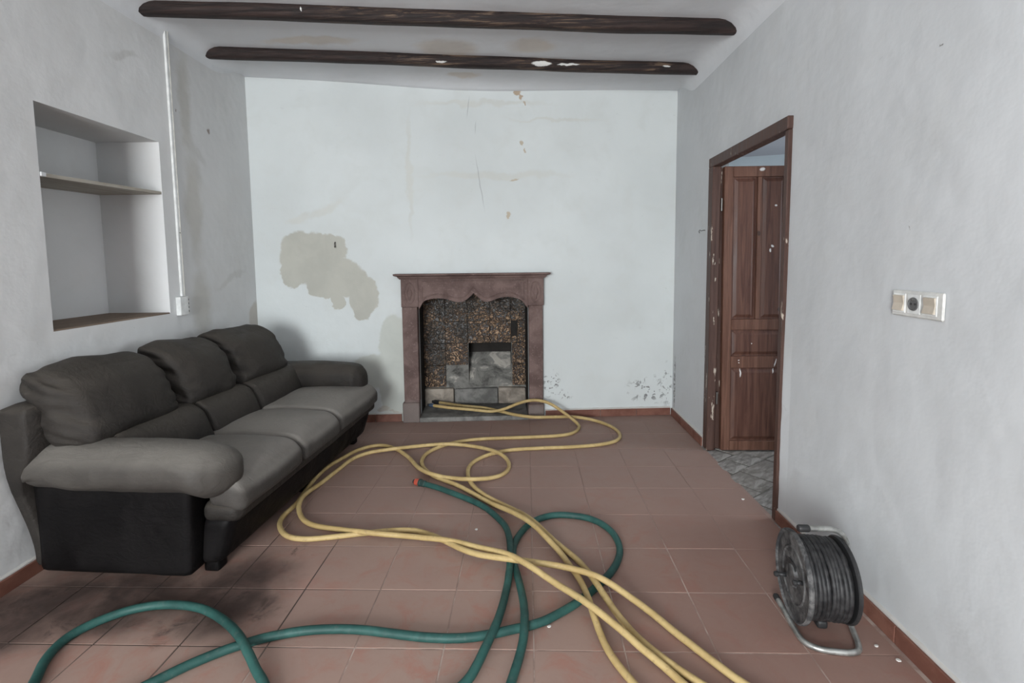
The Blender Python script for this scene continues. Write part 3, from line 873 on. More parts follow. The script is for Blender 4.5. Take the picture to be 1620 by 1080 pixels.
# ---------------------------------------------------------------- niche: sill board and shelf
def board_material(name, a, b):
    t = NT(name); p = t.pos()
    g = t.noise(t.mapping(p, (18, 2, 18)), 1.5, 5, .6, .5)
    return t.finish(t.mix(t.ramp(g, .3, .7), a, b), .8, t.bump(g, .004, .5), .25)
mat_sill = board_material('dusty_board', (0.165, 0.120, 0.090), (0.235, 0.180, 0.140))
mat_shelf = board_material('shelf_board', (0.30, 0.27, 0.225), (0.42, 0.395, 0.35))
nx = lambda y: left_x(y) - WO
o = link('niche_sill_board', pydata('niche_sill_board', [(nx(NI0) - .002, NI0 + .002, NZ0), (nx(NI1) - .002, NI1 - .002, NZ0), (nx(NI1) - .398, NI1 - .002, NZ0), (nx(NI0) - .398, NI0 + .002, NZ0),
    (nx(NI0) - .002, NI0 + .002, NZ0 + .008), (nx(NI1) - .002, NI1 - .002, NZ0 + .008), (nx(NI1) - .398, NI1 - .002, NZ0 + .008), (nx(NI0) - .398, NI0 + .002, NZ0 + .008)],
    [(0, 1, 2, 3), (7, 6, 5, 4), (0, 4, 5, 1), (1, 5, 6, 2), (2, 6, 7, 3), (3, 7, 4, 0)]), mat_sill)
tag(o, 'dusty brown board lining the bottom of the wall niche', 'board')
v = []
for y, zt in ((NI0 + .002, 1.852), (NI1 - .002, 1.872)):
    for dx in (.004, .398):
        v += [(nx(y) - dx, y, zt - .017), (nx(y) - dx, y, zt)]
o = link('niche_shelf', pydata('niche_shelf', v, [(0, 1, 3, 2), (4, 6, 7, 5), (0, 4, 5, 1), (2, 3, 7, 6), (1, 5, 7, 3), (0, 2, 6, 4)]), mat_shelf)
tag(o, 'thin painted board shelf across the wall niche', 'shelf')
bm = bmesh.new()
add_box(bm, nx(2.37) - .02, nx(2.37) + .006, 2.357, 2.385, 1.835, 1.856, bev=.003)
link('plaster_dab', bm_mesh(bm, 'plaster_dab'), mat_wall_plain, o)

# ---------------------------------------------------------------- cable trunking with junction box, left wall
def plain(name, colr, rough=.5, spec=.4, var=.12, metal=0.0, scale=18):
    t = NT(name); n_ = t.noise(t.obj(), scale, 4, .6)
    return t.finish(t.mix(t.ramp(n_, .3, .7), tuple(v * (1 - var) for v in colr), tuple(min(1, v * (1 + var)) for v in colr)), rough, t.bump(n_, .001, .3), spec, metal)
mat_pvc = plain('white_plastic', (0.66, 0.67, 0.66), .4)
mat_pvc2 = plain('aged_plastic', (0.58, 0.555, 0.50), .4)
mat_black = plain('black_plastic', (0.022, 0.022, 0.023), .5)
tk = empty('cable_trunking', (nx(3.3), 3.305, 1.2)); tag(tk, 'white plastic cable trunking running down from the ceiling beside the niche', 'trunking')
link('channel', box_mesh('channel', (0.001, .016, -.017, .017, .0, 1.765), bev=.002), mat_pvc, tk)
link('lid_edge', box_mesh('lid_edge', (.016, .018, .006, .009, .0, 1.73)), mat_pvc2, tk)
link('screw', lathe_mesh('screw', [(.004, 0), (.004, .0015)], (.0165, 0, .42), (1, 0, 0), 10), mat_metal_dark, tk)
jb = empty('junction_box', (nx(3.3), 3.29, 1.07)); tag(jb, 'small white junction box at the foot of the trunking, above the sofa', 'junction box')
link('body', box_mesh('body', (0.001, .034, -.050, .032, .005, .128), bev=.004), mat_pvc, jb)
link('connector_strip', box_mesh('connector_strip', (0.001, .014, .032, .066, .010, .122), bev=.002), mat_pvc2, jb)
for k in range(4):
    link('contact', box_mesh('contact', (.0135, .017, .040, .060, .020 + k * .026, .033 + k * .026), bev=.001), mat_black, jb)

# ---------------------------------------------------------------- switch plate, right wall
spx = right_x(1.785) + WO
sp = empty('switch_plate', (spx, 1.785, 1.20)); tag(sp, 'white three gang plate with two beige rocker switches and a socket', 'switch plate')
link('plate', box_mesh('plate', (-.011, -.0005, -.115, .115, .003, .096), bev=.004), plain('aged_white_plastic', (0.56, 0.56, 0.54), .5, .3), sp)
mat_beige = plain('beige_plastic', (0.47, 0.415, 0.345), .4)
def rocker(yc):
    link('bezel', box_mesh('bezel', (-.013, -.010, yc - .030, yc + .030, .016, .084), bev=.001), mat_pvc, sp)
    r = link('rocker', pydata('rocker', [(-.013, yc - .024, .022), (-.013, yc + .024, .022), (-.013, yc + .024, .078), (-.013, yc - .024, .078),
        (-.021, yc - .024, .024), (-.021, yc + .024, .024), (-.015, yc + .024, .050), (-.015, yc - .024, .050), (-.019, yc + .024, .076), (-.019, yc - .024, .076)],
        [(0, 1, 2, 3), (4, 5, 6, 7), (7, 6, 8, 9), (0, 4, 5, 1), (3, 2, 8, 9), (0, 3, 9, 7, 4), (1, 5, 6, 8, 2)]), mat_beige, sp)
    r['label'] = 'beige rocker switch'
rocker(.078); rocker(-.062)
link('bezel', box_mesh('bezel', (-.013, -.010, -.020, .038, .016, .084), bev=.001), mat_pvc, sp)
so = link('socket', lathe_mesh('socket', [(.024, 0), (.0228, .0030), (.0195, .0030), (.0185, .0008)], (-.0128, .010, .050), (-1, 0, 0), 28), plain('grey_plastic', (0.10, 0.10, 0.10), .45), sp)
for dz, dy in ((0, .0085), (0, -.0085)):
    link('socket_hole', lathe_mesh('socket_hole', [(.0042, 0), (.0042, .001)], (-.0135, .010 + dy, .050 + dz), (-1, 0, 0), 10), mat_black, so)
link('earth_clip', box_mesh('earth_clip', (-.0165, -.0135, .005, .015, .064, .071)), plain('bright_metal', (0.55, 0.55, 0.53), .3, .5, .05, 1.0), so)

# ---------------------------------------------------------------- small iron hooks in the plaster
def hook(name, pts, label, r=.0022):
    o = link(name, tube_mesh(name, catmull(pts, 6), r, 8), mat_metal_dark)
    tag(o, label, 'hook')
hy = 3.86; hx = right_x(hy) + WO
hook('wire_hook', [(hx + .004, hy - .03, 1.625), (hx - .015, hy - .03, 1.625), (hx - .018, hy, 1.622), (hx - .020, hy + .03, 1.630), (hx - .020, hy + .045, 1.618), (hx - .020, hy + .035, 1.608)], 'small bent wire hook in the wall left of the door frame')
kx = -1.645; ky = back_y(kx) + WO
hook('iron_hook', [(kx, ky + .004, 1.585), (kx, ky - .014, 1.585), (kx, ky - .022, 1.570), (kx + .002, ky - .020, 1.550), (kx + .004, ky - .026, 1.542), (kx + .004, ky - .036, 1.552)], 'small dark iron hook in the bare plaster patch', .004)

# ---------------------------------------------------------------- sofa
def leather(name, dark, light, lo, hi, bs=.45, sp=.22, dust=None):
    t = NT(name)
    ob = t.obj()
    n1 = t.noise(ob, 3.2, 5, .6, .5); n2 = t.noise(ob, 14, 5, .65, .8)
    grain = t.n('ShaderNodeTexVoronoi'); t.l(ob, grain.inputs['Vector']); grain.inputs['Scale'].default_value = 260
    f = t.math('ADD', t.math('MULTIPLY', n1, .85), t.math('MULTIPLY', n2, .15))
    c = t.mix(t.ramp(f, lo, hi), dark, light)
    if dust:       # settled dust and top light painted onto what faces up
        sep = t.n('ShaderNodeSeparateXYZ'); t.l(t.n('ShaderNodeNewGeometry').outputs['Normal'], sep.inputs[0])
        dust_toplight = t.math('MULTIPLY', t.ramp(sep.outputs[2], .05, .95), t.ramp(f, .25, .60, .70, 1.0))
        c = t.mix(dust_toplight, c, dust)
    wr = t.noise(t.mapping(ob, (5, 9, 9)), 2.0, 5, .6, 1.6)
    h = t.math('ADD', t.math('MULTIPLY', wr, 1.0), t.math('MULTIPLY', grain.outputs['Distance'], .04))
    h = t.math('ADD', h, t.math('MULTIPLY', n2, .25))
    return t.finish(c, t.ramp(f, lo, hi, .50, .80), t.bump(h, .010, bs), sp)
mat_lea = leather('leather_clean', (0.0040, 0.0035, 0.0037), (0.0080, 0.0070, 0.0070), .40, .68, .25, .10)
mat_dust_toplit = leather('leather_dusty_toplit', (0.048, 0.043, 0.039), (0.075, 0.068, 0.060), .30, .70, dust=(0.140, 0.129, 0.115))
mat_seat = leather('leather_dusty_toplit_seat', (0.042, 0.038, 0.035), (0.066, 0.060, 0.054), .30, .70, dust=(0.215, 0.199, 0.180))  # seat tops painted lighter to make up for weak top light
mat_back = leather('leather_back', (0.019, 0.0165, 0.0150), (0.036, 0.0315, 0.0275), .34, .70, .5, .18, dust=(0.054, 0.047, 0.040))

def cushion(name, x0, x1, y0, y1, z0, z1, r, bulge=(0, 0, 0), n=(14, 18, 10), deform=None, wr=0.0, seed=0.0, ends=0.0):
    """soft box: rounded edges, swollen faces, creased towards its ends"""
    C = Vector(((x0 + x1) / 2, (y0 + y1) / 2, (z0 + z1) / 2)); H = Vector(((x1 - x0) / 2, (y1 - y0) / 2, (z1 - z0) / 2))
    r3 = r if isinstance(r, tuple) else (r, r, r)
    rr = [min(r3[k], H[k] * .98) for k in range(3)]
    idx, verts, faces = {}, [], []
    def axis(k, i):
        t = 2.0 * i / n[k] - 1
        return math.copysign(abs(t) ** .8, t) if t else 0.0
    def vert(i, j, k):
        key = (i, j, k)
        if key in idx: return idx[key]
        t = (axis(0, i), axis(1, j), axis(2, k))
        p = Vector((t[0] * H[0], t[1] * H[1], t[2] * H[2]))
        q = Vector([max(-(H[a] - rr[a]), min(H[a] - rr[a], p[a])) for a in range(3)])
        d = p - q
        nn = Vector([d[a] / rr[a] for a in range(3)])
        L = nn.length
        if L > 1e-6:
            nn /= L
            p = q + Vector([nn[a] * rr[a] for a in range(3)])
        for a in range(3):
            b, c = (a + 1) % 3, (a + 2) % 3
            p[a] += t[a] * bulge[a] * max(0, 1 - t[b] ** 2) * max(0, 1 - t[c] ** 2)
        if wr:
            w = noise.noise(Vector((p.x * 5 + seed, p.y * 5, p.z * 5))) + .5 * noise.noise(Vector((p.x * 11, p.y * 11 + seed, p.z * 11)))
            p += nn * (wr * w)
        if ends:
            e = sstep(.45, 1.0, abs(t[1]))
            fold = noise.noise(Vector((p.x * 6 + seed, t[1] * 2.0, p.z * 24 + p.x * 9 + t[1] * 2))) 
            p += nn * (ends * e * (min(fold, .15) - .25))
        p += C
        if deform: p = deform(p)
        idx[key] = len(verts); verts.append(p)
        return idx[key]
    def face_grid(fn, na, nb):
        for a in range(na):
            for b in range(nb):
                faces.append((fn(a, b), fn(a + 1, b), fn(a + 1, b + 1), fn(a, b + 1)))
    face_grid(lambda a, b: vert(a, b, 0), n[0], n[1]); face_grid(lambda a, b: vert(a, b, n[2]), n[0], n[1])
    face_grid(lambda a, b: vert(a, 0, b), n[0], n[2]); face_grid(lambda a, b: vert(a, n[1], b), n[0], n[2])
    face_grid(lambda a, b: vert(0, a, b), n[1], n[2]); face_grid(lambda a, b: vert(n[0], a, b), n[1], n[2])
    return pydata(name, verts, faces)

sofa = empty('sofa', (-2.235, 2.095, 0), radians(-2.8))
tag(sofa, 'worn black leather three seat sofa with puffy arms along the left wall', 'sofa')
def part(nm, me, mt, par=None, lab=None):
    o = link(nm, me, mt, par or sofa, smooth=True)
    if lab: o['label'] = lab
    return o
# hard parts
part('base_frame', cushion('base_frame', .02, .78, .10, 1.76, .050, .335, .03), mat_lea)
def rake(p):
    k = .42 + .58 * sstep(.42, .62, p.z)          # thin behind the arm, thick above it
    x = -.010 + (p.x + .010) * (k if p.y < .5 else 1.0)
    return Vector((x - .028 * sstep(.05, .6, p.z), p.y - .085 * sstep(.10, .62, p.z) * sstep(.25, .0, p.y), p.z))
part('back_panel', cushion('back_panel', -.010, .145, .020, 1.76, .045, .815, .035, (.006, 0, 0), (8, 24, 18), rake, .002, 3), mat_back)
def slope(p):      # side panels are a little narrower at the floor
    return Vector((p.x - .028 * (1 - p.z / .45) * sstep(.4, .76, p.x), p.y, p.z))
part('arm_panel', cushion('arm_panel', .036, .776, .0, .115, .042, .47, .022, (0, .010, 0), (18, 6, 14), slope, .0025, 1), mat_lea)
part('arm_panel', cushion('arm_panel', .012, .800, 1.735, 1.85, .042, .47, .022, (0, .010, 0), (18, 6, 14), slope, .0025, 2), mat_lea)
# padded front below the seats, swelling twice
def front(p):
    k = max(0.0, min(1.0, (p.z - .05) / .30))
    return Vector((p.x - .085 * (1 - k) ** 1.2 * sstep(.70, .9, p.x), p.y, p.z))
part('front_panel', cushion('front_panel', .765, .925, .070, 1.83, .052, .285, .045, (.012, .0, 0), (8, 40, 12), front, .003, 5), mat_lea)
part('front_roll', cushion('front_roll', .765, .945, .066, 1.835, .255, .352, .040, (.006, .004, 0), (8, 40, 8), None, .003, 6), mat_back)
# seat cushions; the outer two wrap round the front of the arms
def wrap(lo, hi):
    def f(p):
        s = p.y
        m = 1 - sstep(.72, .83, p.x)
        if lo and s < .40: s += (.40 - s) / (.40 - .062) * .135 * m
        if hi and s > 1.50: s -= (s - 1.50) / (1.84 - 1.50) * .13 * m
        z = p.z - .035 * sstep(.86, 1.0, p.x) + .012 * sin(pi * max(0, min(1, (p.x - .35) / .6)))
        return Vector((p.x, s, z))
    return f
seats = [(.062, .628, True, False), (.632, 1.112, False, False), (1.116, 1.840, False, True)]
for k, (a, b_, lo, hi) in enumerate(seats):
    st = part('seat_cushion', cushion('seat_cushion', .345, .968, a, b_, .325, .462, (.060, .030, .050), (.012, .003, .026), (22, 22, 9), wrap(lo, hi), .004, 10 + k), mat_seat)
# lumbar cushions
def lum(p):
    return Vector((p.x - .42 * (p.z - .42) + .012 * sin((p.z - .42) / .22 * pi), p.y, p.z))
for k, (a, b_) in enumerate(((.115, .660), (.662, 1.118), (1.120, 1.735))):
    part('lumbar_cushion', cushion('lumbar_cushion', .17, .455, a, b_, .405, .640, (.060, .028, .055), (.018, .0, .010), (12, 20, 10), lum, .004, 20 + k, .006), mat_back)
# headrest cushions, leaning back, gathered at the ends
def head(p):
    k = (p.z - .60) / .36
    return Vector((p.x - .15 * k ** 1.3 if k > 0 else p.x, p.y, p.z - .018 * abs(math.cos(p.y * 6.2))))
for k, (a, b_) in enumerate(((-.015, .598), (.602, 1.098), (1.102, 1.705))):
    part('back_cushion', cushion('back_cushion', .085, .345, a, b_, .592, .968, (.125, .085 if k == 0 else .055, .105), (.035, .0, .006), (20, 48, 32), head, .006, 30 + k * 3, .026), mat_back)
# arm pads
def pad(p, side=1.0):
    z = p.z - .030 * sstep(.16, -.02, p.x) * 1.0 - .035 * sstep(.74, .95, p.x)
    if p.z < .50: z += .030 * sstep(.25, .0, p.x)
    sk = sstep(.45, .92, p.x)
    return Vector((p.x + .20 * sk * (p.y - .10) * side, p.y, z))
part('arm_pad', cushion('arm_pad', .005, .925, -.062, .205, .418, .630, (.075, .125, .098), (.012, .006, .006), (34, 18, 14), pad, .006, 41, .004), mat_dust_toplit)
def pad2(p):
    q = pad(Vector((p.x, p.y, p.z)), 0.0)
    return Vector((q.x, q.y, q.z - .004))
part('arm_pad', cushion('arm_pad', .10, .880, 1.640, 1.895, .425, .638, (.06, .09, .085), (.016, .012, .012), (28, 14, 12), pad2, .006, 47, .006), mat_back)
for x, y in ((.765, .15), (.765, .95), (.765, 1.76), (.08, .12), (.08, 1.70)):
    part('foot', cushion('foot', x - .035, x + .035, y - .035, y + .035, 0.0, .056, .008, n=(4, 4, 4)), mat_lea)

# ---------------------------------------------------------------- cable reel
reel = empty('cable_reel', (1.118, 1.872, 0), radians(-6.9))
tag(reel, 'cable reel of black cable on a tubular metal stand by the right wall', 'cable reel')
def steel_material():
    t = NT('zinc_steel'); n1 = t.noise(t.obj(), 22, 5, .65, .4)
    c = t.mix(t.ramp(n1, .35, .65), (0.26, 0.265, 0.25), (0.46, 0.465, 0.45))
    return t.finish(c, t.ramp(n1, .3, .7, .30, .55), None, .5, .75)
mat_steel = steel_material()
def disc_material():
    t = NT('dusty_black_disc'); ob = t.obj()
    n1 = t.noise(ob, 14, 6, .7, 1.0); n2 = t.noise(ob, 60, 3, .6)
    f = t.math('ADD', t.math('MULTIPLY', n1, .75), t.math('MULTIPLY', n2, .25))
    return t.finish(t.mix(t.ramp(f, .38, .66), (0.030, 0.030, 0.032), (0.155, 0.152, 0.150)), .7, t.bump(n1, .002, .4), .3)
mat_disc = disc_material()
t_ = NT('black_rubber_cable'); _n = t_.noise(t_.obj(), 40, 3, .6)
mat_cable = t_.finish(t_.mix(t_.ramp(_n, .35, .7), (0.010, 0.010, 0.011), (0.036, 0.035, 0.036)), .55, None, .4)
RC = Vector((0, .012, .188)); XL, XR = -.096, .078
stand = [(-.108, .128, .011), (-.106, .05, .011), (-.106, -.06, .011), (-.098, -.112, .011), (-.066, -.140, .011), (-.02, -.148, .011), (.040, -.148, .011), (.076, -.132, .011), (.094, -.09, .011), (.108, -.02, .014), (.124, .045, .022), (.132, .068, .050), (.130, .070, .10), (.124, .060, .18), (.116, .050, .25), (.104, .038, .31), (.082, .026, .355), (.050, .016, .378), (.010, .008, .385), (-.040, .0, .387), (-.085, -.006, .388)]
link('stand', tube_mesh('stand', catmull(stand, 6), .0105, 12), mat_steel, reel, smooth=True)
link('handle_grip', tube_mesh('handle_grip', [(-.052, -.0015, .3872), (-.054, -.002, .3873), (-.088, -.0065, .388), (-.092, -.007, .388)], [.0125, .0135, .0135, .011], 14), mat_black, reel, smooth=True)
for q in ((-.108, .128), (.118, .03)):
    link('rubber_foot', tube_mesh('rubber_foot', [(q[0], q[1] + .012, .012), (q[0], q[1] - .015, .012)], .012, 12), mat_black, reel)
fl1 = link('flange', lathe_mesh('flange', [(.166, .012), (.169, .006), (.169, -.004), (.164, -.007), (.160, -.004), (.157, .001), (.110, .003), (.104, -.001), (.098, .003), (.045, .003), (.040, -.010), (.0, -.011)], RC + Vector((XL, 0, 0)), (1, 0, 0), 56), mat_disc, reel)
fl1['label'] = 'dusty grey side disc'
link('flange', lathe_mesh('flange', [(.0, .006), (.150, .005), (.154, .002), (.154, -.006), (.150, -.010), (.0, -.006)], RC + Vector((XR, 0, 0)), (1, 0, 0), 48), mat_black, reel)
link('axle', lathe_mesh('axle', [(.010, -.02), (.010, .05)], RC + Vector((XR, 0, 0)), (1, 0, 0), 12), mat_steel, reel)
link('axle_bracket', tube_mesh('axle_bracket', [RC + Vector((XR + .042, 0, 0)), (.124, .058, .19)], .008, 8), mat_steel, reel)
link('drum', lathe_mesh('drum', [(.095, XL + .012), (.095, XR - .011)], RC, (1, 0, 0), 32), mat_black, reel)
def coil(turns, x0, x1, r0, rc, seed, wob):
    pts = []
    per = 40
    for i in range(turns * per + 1):
        a = 2 * pi * i / per; s = i / (turns * per)
        x = x0 + (x1 - x0) * s + wob * noise.noise(Vector((a * .35, seed, 0)))
        r = r0 + .006 * noise.noise(Vector((a * .5, seed + 4, 1)))
        x = max(min(x, XR - .014), XL + .018)
        pts.append(RC + Vector((x, r * sin(a), r * cos(a))))
    return pts
def cable_mesh():
    p = coil(10, XL + .02, XR - .018, .122, .007, 2, .002)
    q = coil(9, XR - .020, XL + .022, .1405, .007, 9, .007)
    return tube_mesh('cable', p + q[6:], .0092, 8)
link('cable', cable_mesh(), mat_cable, reel, smooth=True)
def crank(y, z, ln):
    o = link('knob', tube_mesh('knob', [RC + Vector((XL + .0, y, z)), RC + Vector((XL - ln, y, z))], .0085, 12), mat_black, reel, smooth=True)
    link('knob_end', lathe_mesh('knob_end', [(.006, 0), (.0105, .004), (.0105, .014), (.007, .018)], RC + Vector((XL - ln + .006, y, z)), (-1, 0, 0), 14), mat_black, o)
crank(.045, -.028, .040); crank(-.085, .022, .022)
link('brake_plate', box_mesh('brake_plate', (XL - .004, XL + .0, -.03 + .012, .04 + .012, .188 + .03, .188 + .05), bev=.001), mat_black, reel)
link('plug', cushion('plug', -.02, .02, -.035, .02, .006, .040, .012, n=(6, 6, 6)), mat_black, reel, smooth=True)

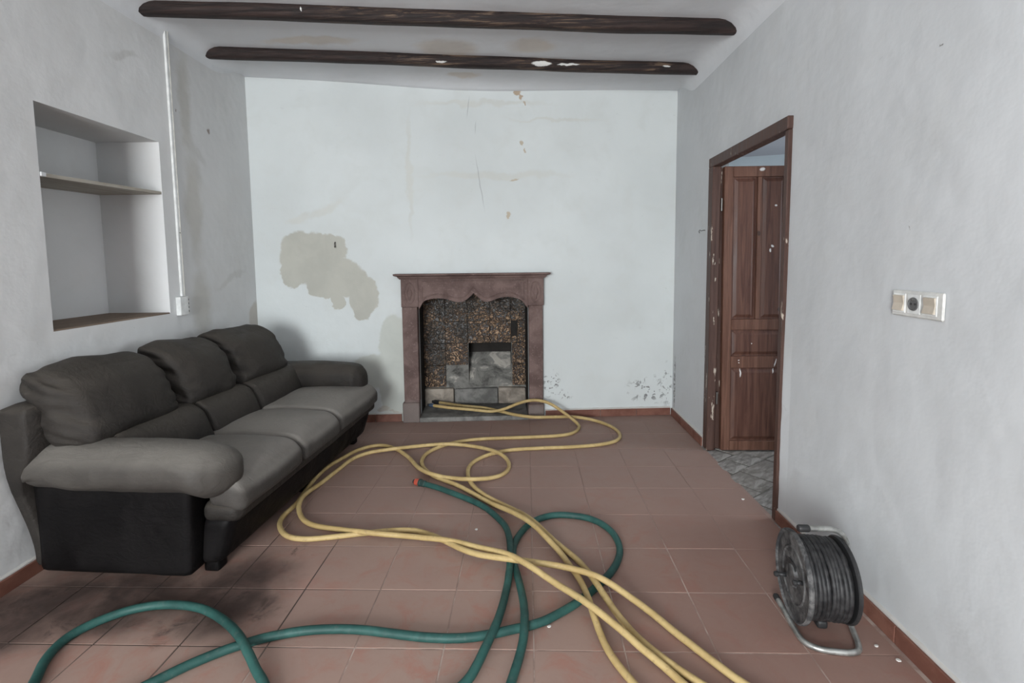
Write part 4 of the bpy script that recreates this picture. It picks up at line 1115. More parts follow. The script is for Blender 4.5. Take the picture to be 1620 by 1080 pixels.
# ---------------------------------------------------------------- hoses on the floor
GREEN_PATH = [(-1.450,0.600,0.017),(-1.454,0.630,0.017),(-1.458,0.660,0.017),(-1.462,0.689,0.017),(-1.465,0.719,0.017),(-1.469,0.749,0.017),(-1.473,0.779,0.017),(-1.477,0.809,0.017),(-1.481,0.839,0.017),(-1.486,0.868,0.017),(-1.491,0.898,0.017),(-1.496,0.928,0.017),(-1.502,0.957,0.017),(-1.508,0.986,0.017),(-1.515,1.016,0.017),(-1.522,1.045,0.017),(-1.530,1.074,0.017),(-1.538,1.103,0.017),(-1.546,1.132,0.017),(-1.554,1.161,0.017),(-1.563,1.190,0.017),(-1.571,1.219,0.017),(-1.579,1.248,0.017),(-1.587,1.277,0.016),(-1.595,1.306,0.016),(-1.603,1.335,0.016),(-1.611,1.364,0.016),(-1.619,1.392,0.016),(-1.628,1.421,0.016),(-1.636,1.450,0.016),(-1.646,1.479,0.016),(-1.656,1.507,0.016),(-1.669,1.534,0.016),(-1.683,1.560,0.016),(-1.699,1.586,0.016),(-1.714,1.611,0.016),(-1.727,1.639,0.016),(-1.737,1.667,0.016),(-1.743,1.696,0.016),(-1.744,1.725,0.016),(-1.740,1.754,0.016),(-1.729,1.782,0.016),(-1.714,1.808,0.016),(-1.696,1.831,0.016),(-1.675,1.853,0.016),(-1.653,1.872,0.016),(-1.628,1.889,0.016),(-1.601,1.902,0.016),(-1.573,1.912,0.016),(-1.544,1.920,0.016),(-1.514,1.924,0.016),(-1.485,1.926,0.016),(-1.455,1.925,0.016),(-1.425,1.923,0.016),(-1.395,1.918,0.017),(-1.366,1.912,0.017),(-1.337,1.904,0.017),(-1.308,1.893,0.017),(-1.280,1.880,0.017),(-1.252,1.865,0.019),(-1.224,1.847,0.021),(-1.196,1.828,0.024),(-1.168,1.807,0.027),(-1.140,1.785,0.031),(-1.114,1.762,0.035),(-1.088,1.739,0.038),(-1.064,1.716,0.041),(-1.042,1.694,0.042),(-1.022,1.674,0.041),(-1.004,1.655,0.039),(-0.986,1.638,0.036),(-0.968,1.620,0.032),(-0.951,1.603,0.028),(-0.933,1.585,0.025),(-0.913,1.568,0.021),(-0.893,1.550,0.019),(-0.875,1.529,0.018),(-0.857,1.505,0.017),(-0.841,1.481,0.017),(-0.826,1.455,0.017),(-0.813,1.428,0.017),(-0.801,1.400,0.017),(-0.792,1.372,0.017),(-0.784,1.343,0.016),(-0.778,1.313,0.016),(-0.775,1.283,0.016),(-0.774,1.254,0.016),(-0.777,1.224,0.016),(-0.784,1.195,0.017),(-0.795,1.167,0.017),(-0.809,1.141,0.017),(-0.825,1.115,0.017),(-0.843,1.091,0.017),(-0.862,1.069,0.017),(-0.884,1.048,0.017),(-0.907,1.029,0.017),(-0.931,1.012,0.017),(-0.958,0.999,0.017),(-0.986,0.989,0.017),(-1.015,0.982,0.017),(-1.045,0.978,0.017),(-1.075,0.977,0.017),(-1.105,0.977,0.017),(-1.135,0.978,0.017),(-1.165,0.982,0.017),(-1.194,0.987,0.017),(-1.224,0.993,0.017),(-1.252,1.002,0.017),(-1.280,1.013,0.017),(-1.308,1.025,0.017),(-1.334,1.039,0.017),(-1.360,1.055,0.017),(-1.384,1.073,0.017),(-1.406,1.093,0.017),(-1.426,1.115,0.017),(-1.442,1.140,0.017),(-1.452,1.168,0.017),(-1.457,1.197,0.017),(-1.457,1.226,0.017),(-1.453,1.256,0.017),(-1.446,1.285,0.017),(-1.437,1.314,0.017),(-1.427,1.342,0.017),(-1.414,1.369,0.017),(-1.399,1.395,0.016),(-1.381,1.419,0.016),(-1.362,1.442,0.016),(-1.342,1.465,0.016),(-1.321,1.486,0.016),(-1.300,1.508,0.016),(-1.280,1.530,0.016),(-1.259,1.552,0.016),(-1.239,1.574,0.016),(-1.218,1.596,0.016),(-1.197,1.617,0.016),(-1.174,1.637,0.016),(-1.151,1.656,0.016),(-1.127,1.674,0.016),(-1.102,1.690,0.017),(-1.076,1.706,0.017),(-1.050,1.720,0.017),(-1.023,1.734,0.017),(-0.996,1.747,0.017),(-0.968,1.758,0.017),(-0.940,1.768,0.016),(-0.911,1.777,0.016),(-0.882,1.784,0.016),(-0.852,1.790,0.016),(-0.823,1.794,0.016),(-0.793,1.797,0.016),(-0.763,1.799,0.016),(-0.733,1.800,0.016),(-0.703,1.800,0.016),(-0.673,1.799,0.016),(-0.643,1.797,0.016),(-0.613,1.794,0.016),(-0.583,1.790,0.016),(-0.553,1.785,0.016),(-0.523,1.781,0.016),(-0.494,1.776,0.016),(-0.464,1.772,0.016),(-0.434,1.768,0.016),(-0.404,1.764,0.016),(-0.374,1.762,0.016),(-0.344,1.760,0.016),(-0.314,1.759,0.016),(-0.284,1.760,0.016),(-0.254,1.761,0.016),(-0.224,1.765,0.016),(-0.195,1.770,0.016),(-0.166,1.777,0.016),(-0.137,1.785,0.016),(-0.108,1.794,0.016),(-0.079,1.804,0.016),(-0.051,1.813,0.016),(-0.022,1.822,0.016),(0.006,1.832,0.016),(0.034,1.844,0.016),(0.060,1.858,0.016),(0.085,1.875,0.016),(0.109,1.893,0.016),(0.133,1.911,0.016),(0.156,1.930,0.016),(0.179,1.949,0.016),(0.201,1.970,0.016),(0.222,1.991,0.016),(0.242,2.014,0.016),(0.262,2.036,0.016),(0.282,2.059,0.016),(0.301,2.082,0.016),(0.321,2.105,0.016),(0.339,2.129,0.016),(0.357,2.153,0.016),(0.373,2.178,0.016),(0.388,2.204,0.016),(0.402,2.231,0.016),(0.414,2.258,0.016),(0.424,2.286,0.016),(0.433,2.315,0.016),(0.439,2.345,0.016),(0.442,2.374,0.016),(0.443,2.404,0.016),(0.442,2.434,0.016),(0.438,2.464,0.016),(0.432,2.493,0.016),(0.423,2.522,0.016),(0.410,2.549,0.016),(0.395,2.575,0.016),(0.378,2.599,0.016),(0.357,2.620,0.016),(0.334,2.639,0.016),(0.308,2.653,0.016),(0.280,2.664,0.016),(0.251,2.671,0.016),(0.221,2.677,0.016),(0.192,2.680,0.016),(0.162,2.680,0.016),(0.133,2.675,0.016),(0.105,2.665,0.016),(0.079,2.651,0.016),(0.054,2.634,0.016),(0.032,2.614,0.016),(0.012,2.592,0.016),(-0.005,2.567,0.016),(-0.020,2.541,0.016),(-0.032,2.514,0.016),(-0.044,2.486,0.016),(-0.054,2.458,0.016),(-0.063,2.429,0.016),(-0.070,2.400,0.016),(-0.075,2.371,0.016),(-0.077,2.341,0.016),(-0.077,2.311,0.016),(-0.076,2.281,0.016),(-0.072,2.251,0.016),(-0.068,2.221,0.017),(-0.063,2.192,0.017),(-0.057,2.162,0.017),(-0.052,2.132,0.017),(-0.046,2.102,0.017),(-0.041,2.070,0.019),(-0.036,2.037,0.021),(-0.031,2.003,0.024),(-0.027,1.968,0.028),(-0.023,1.934,0.031),(-0.021,1.899,0.035),(-0.019,1.865,0.039),(-0.019,1.832,0.041),(-0.019,1.801,0.042),(-0.020,1.772,0.042),(-0.022,1.745,0.039),(-0.025,1.720,0.036),(-0.030,1.695,0.032),(-0.035,1.670,0.029),(-0.041,1.646,0.025),(-0.048,1.620,0.022),(-0.055,1.594,0.019),(-0.062,1.566,0.018),(-0.069,1.538,0.017),(-0.077,1.510,0.017),(-0.085,1.481,0.017),(-0.094,1.452,0.017),(-0.104,1.424,0.017),(-0.114,1.395,0.017),(-0.125,1.367,0.017),(-0.137,1.339,0.017),(-0.148,1.312,0.017),(-0.160,1.284,0.017),(-0.172,1.257,0.017),(-0.186,1.230,0.017),(-0.200,1.203,0.017),(-0.216,1.178,0.017),(-0.233,1.153,0.017),(-0.252,1.130,0.017),(-0.273,1.109,0.017),(-0.296,1.090,0.017),(-0.320,1.072,0.017),(-0.345,1.055,0.017),(-0.371,1.039,0.017),(-0.397,1.026,0.017),(-0.425,1.014,0.017),(-0.454,1.006,0.017),(-0.483,1.003,0.017),(-0.511,1.007,0.017),(-0.538,1.019,0.017),(-0.563,1.035,0.017),(-0.584,1.056,0.017),(-0.601,1.080,0.017),(-0.612,1.107,0.017),(-0.615,1.135,0.017),(-0.609,1.163,0.017),(-0.597,1.190,0.017),(-0.582,1.216,0.017),(-0.565,1.241,0.017),(-0.546,1.264,0.017),(-0.527,1.288,0.017),(-0.508,1.310,0.017),(-0.487,1.332,0.017),(-0.466,1.353,0.017),(-0.443,1.373,0.017),(-0.420,1.392,0.017),(-0.396,1.410,0.017),(-0.372,1.428,0.017),(-0.348,1.446,0.017),(-0.324,1.465,0.017),(-0.300,1.483,0.017),(-0.276,1.501,0.017),(-0.253,1.520,0.017),(-0.231,1.539,0.018),(-0.213,1.561,0.020),(-0.199,1.584,0.022),(-0.188,1.608,0.026),(-0.179,1.632,0.029),(-0.170,1.656,0.033),(-0.162,1.680,0.037),(-0.153,1.705,0.040),(-0.145,1.730,0.043),(-0.137,1.757,0.043),(-0.130,1.787,0.043),(-0.123,1.819,0.040),(-0.118,1.852,0.037),(-0.113,1.887,0.033),(-0.109,1.921,0.029),(-0.105,1.956,0.026),(-0.102,1.989,0.023),(-0.099,2.021,0.022),(-0.096,2.050,0.022),(-0.093,2.077,0.024),(-0.091,2.102,0.027),(-0.090,2.127,0.031),(-0.088,2.151,0.034),(-0.087,2.175,0.038),(-0.087,2.200,0.041),(-0.087,2.227,0.042),(-0.087,2.255,0.043),(-0.088,2.286,0.043),(-0.090,2.318,0.041),(-0.092,2.352,0.038),(-0.095,2.387,0.035),(-0.099,2.423,0.031),(-0.104,2.459,0.027),(-0.110,2.495,0.024),(-0.118,2.529,0.021),(-0.128,2.561,0.019),(-0.140,2.591,0.017),(-0.155,2.618,0.017),(-0.170,2.644,0.017),(-0.186,2.670,0.017),(-0.202,2.695,0.017),(-0.219,2.721,0.016),(-0.236,2.745,0.016),(-0.256,2.768,0.016),(-0.276,2.790,0.016),(-0.298,2.810,0.016),(-0.321,2.830,0.016),(-0.344,2.849,0.016),(-0.368,2.868,0.016),(-0.392,2.886,0.016),(-0.416,2.904,0.016),(-0.440,2.921,0.016),(-0.464,2.939,0.016),(-0.489,2.957,0.016),(-0.513,2.974,0.016),(-0.538,2.992,0.016),(-0.563,3.008,0.016),(-0.589,3.024,0.016),(-0.615,3.039,0.016),(-0.641,3.053,0.016),(-0.668,3.067,0.016)]
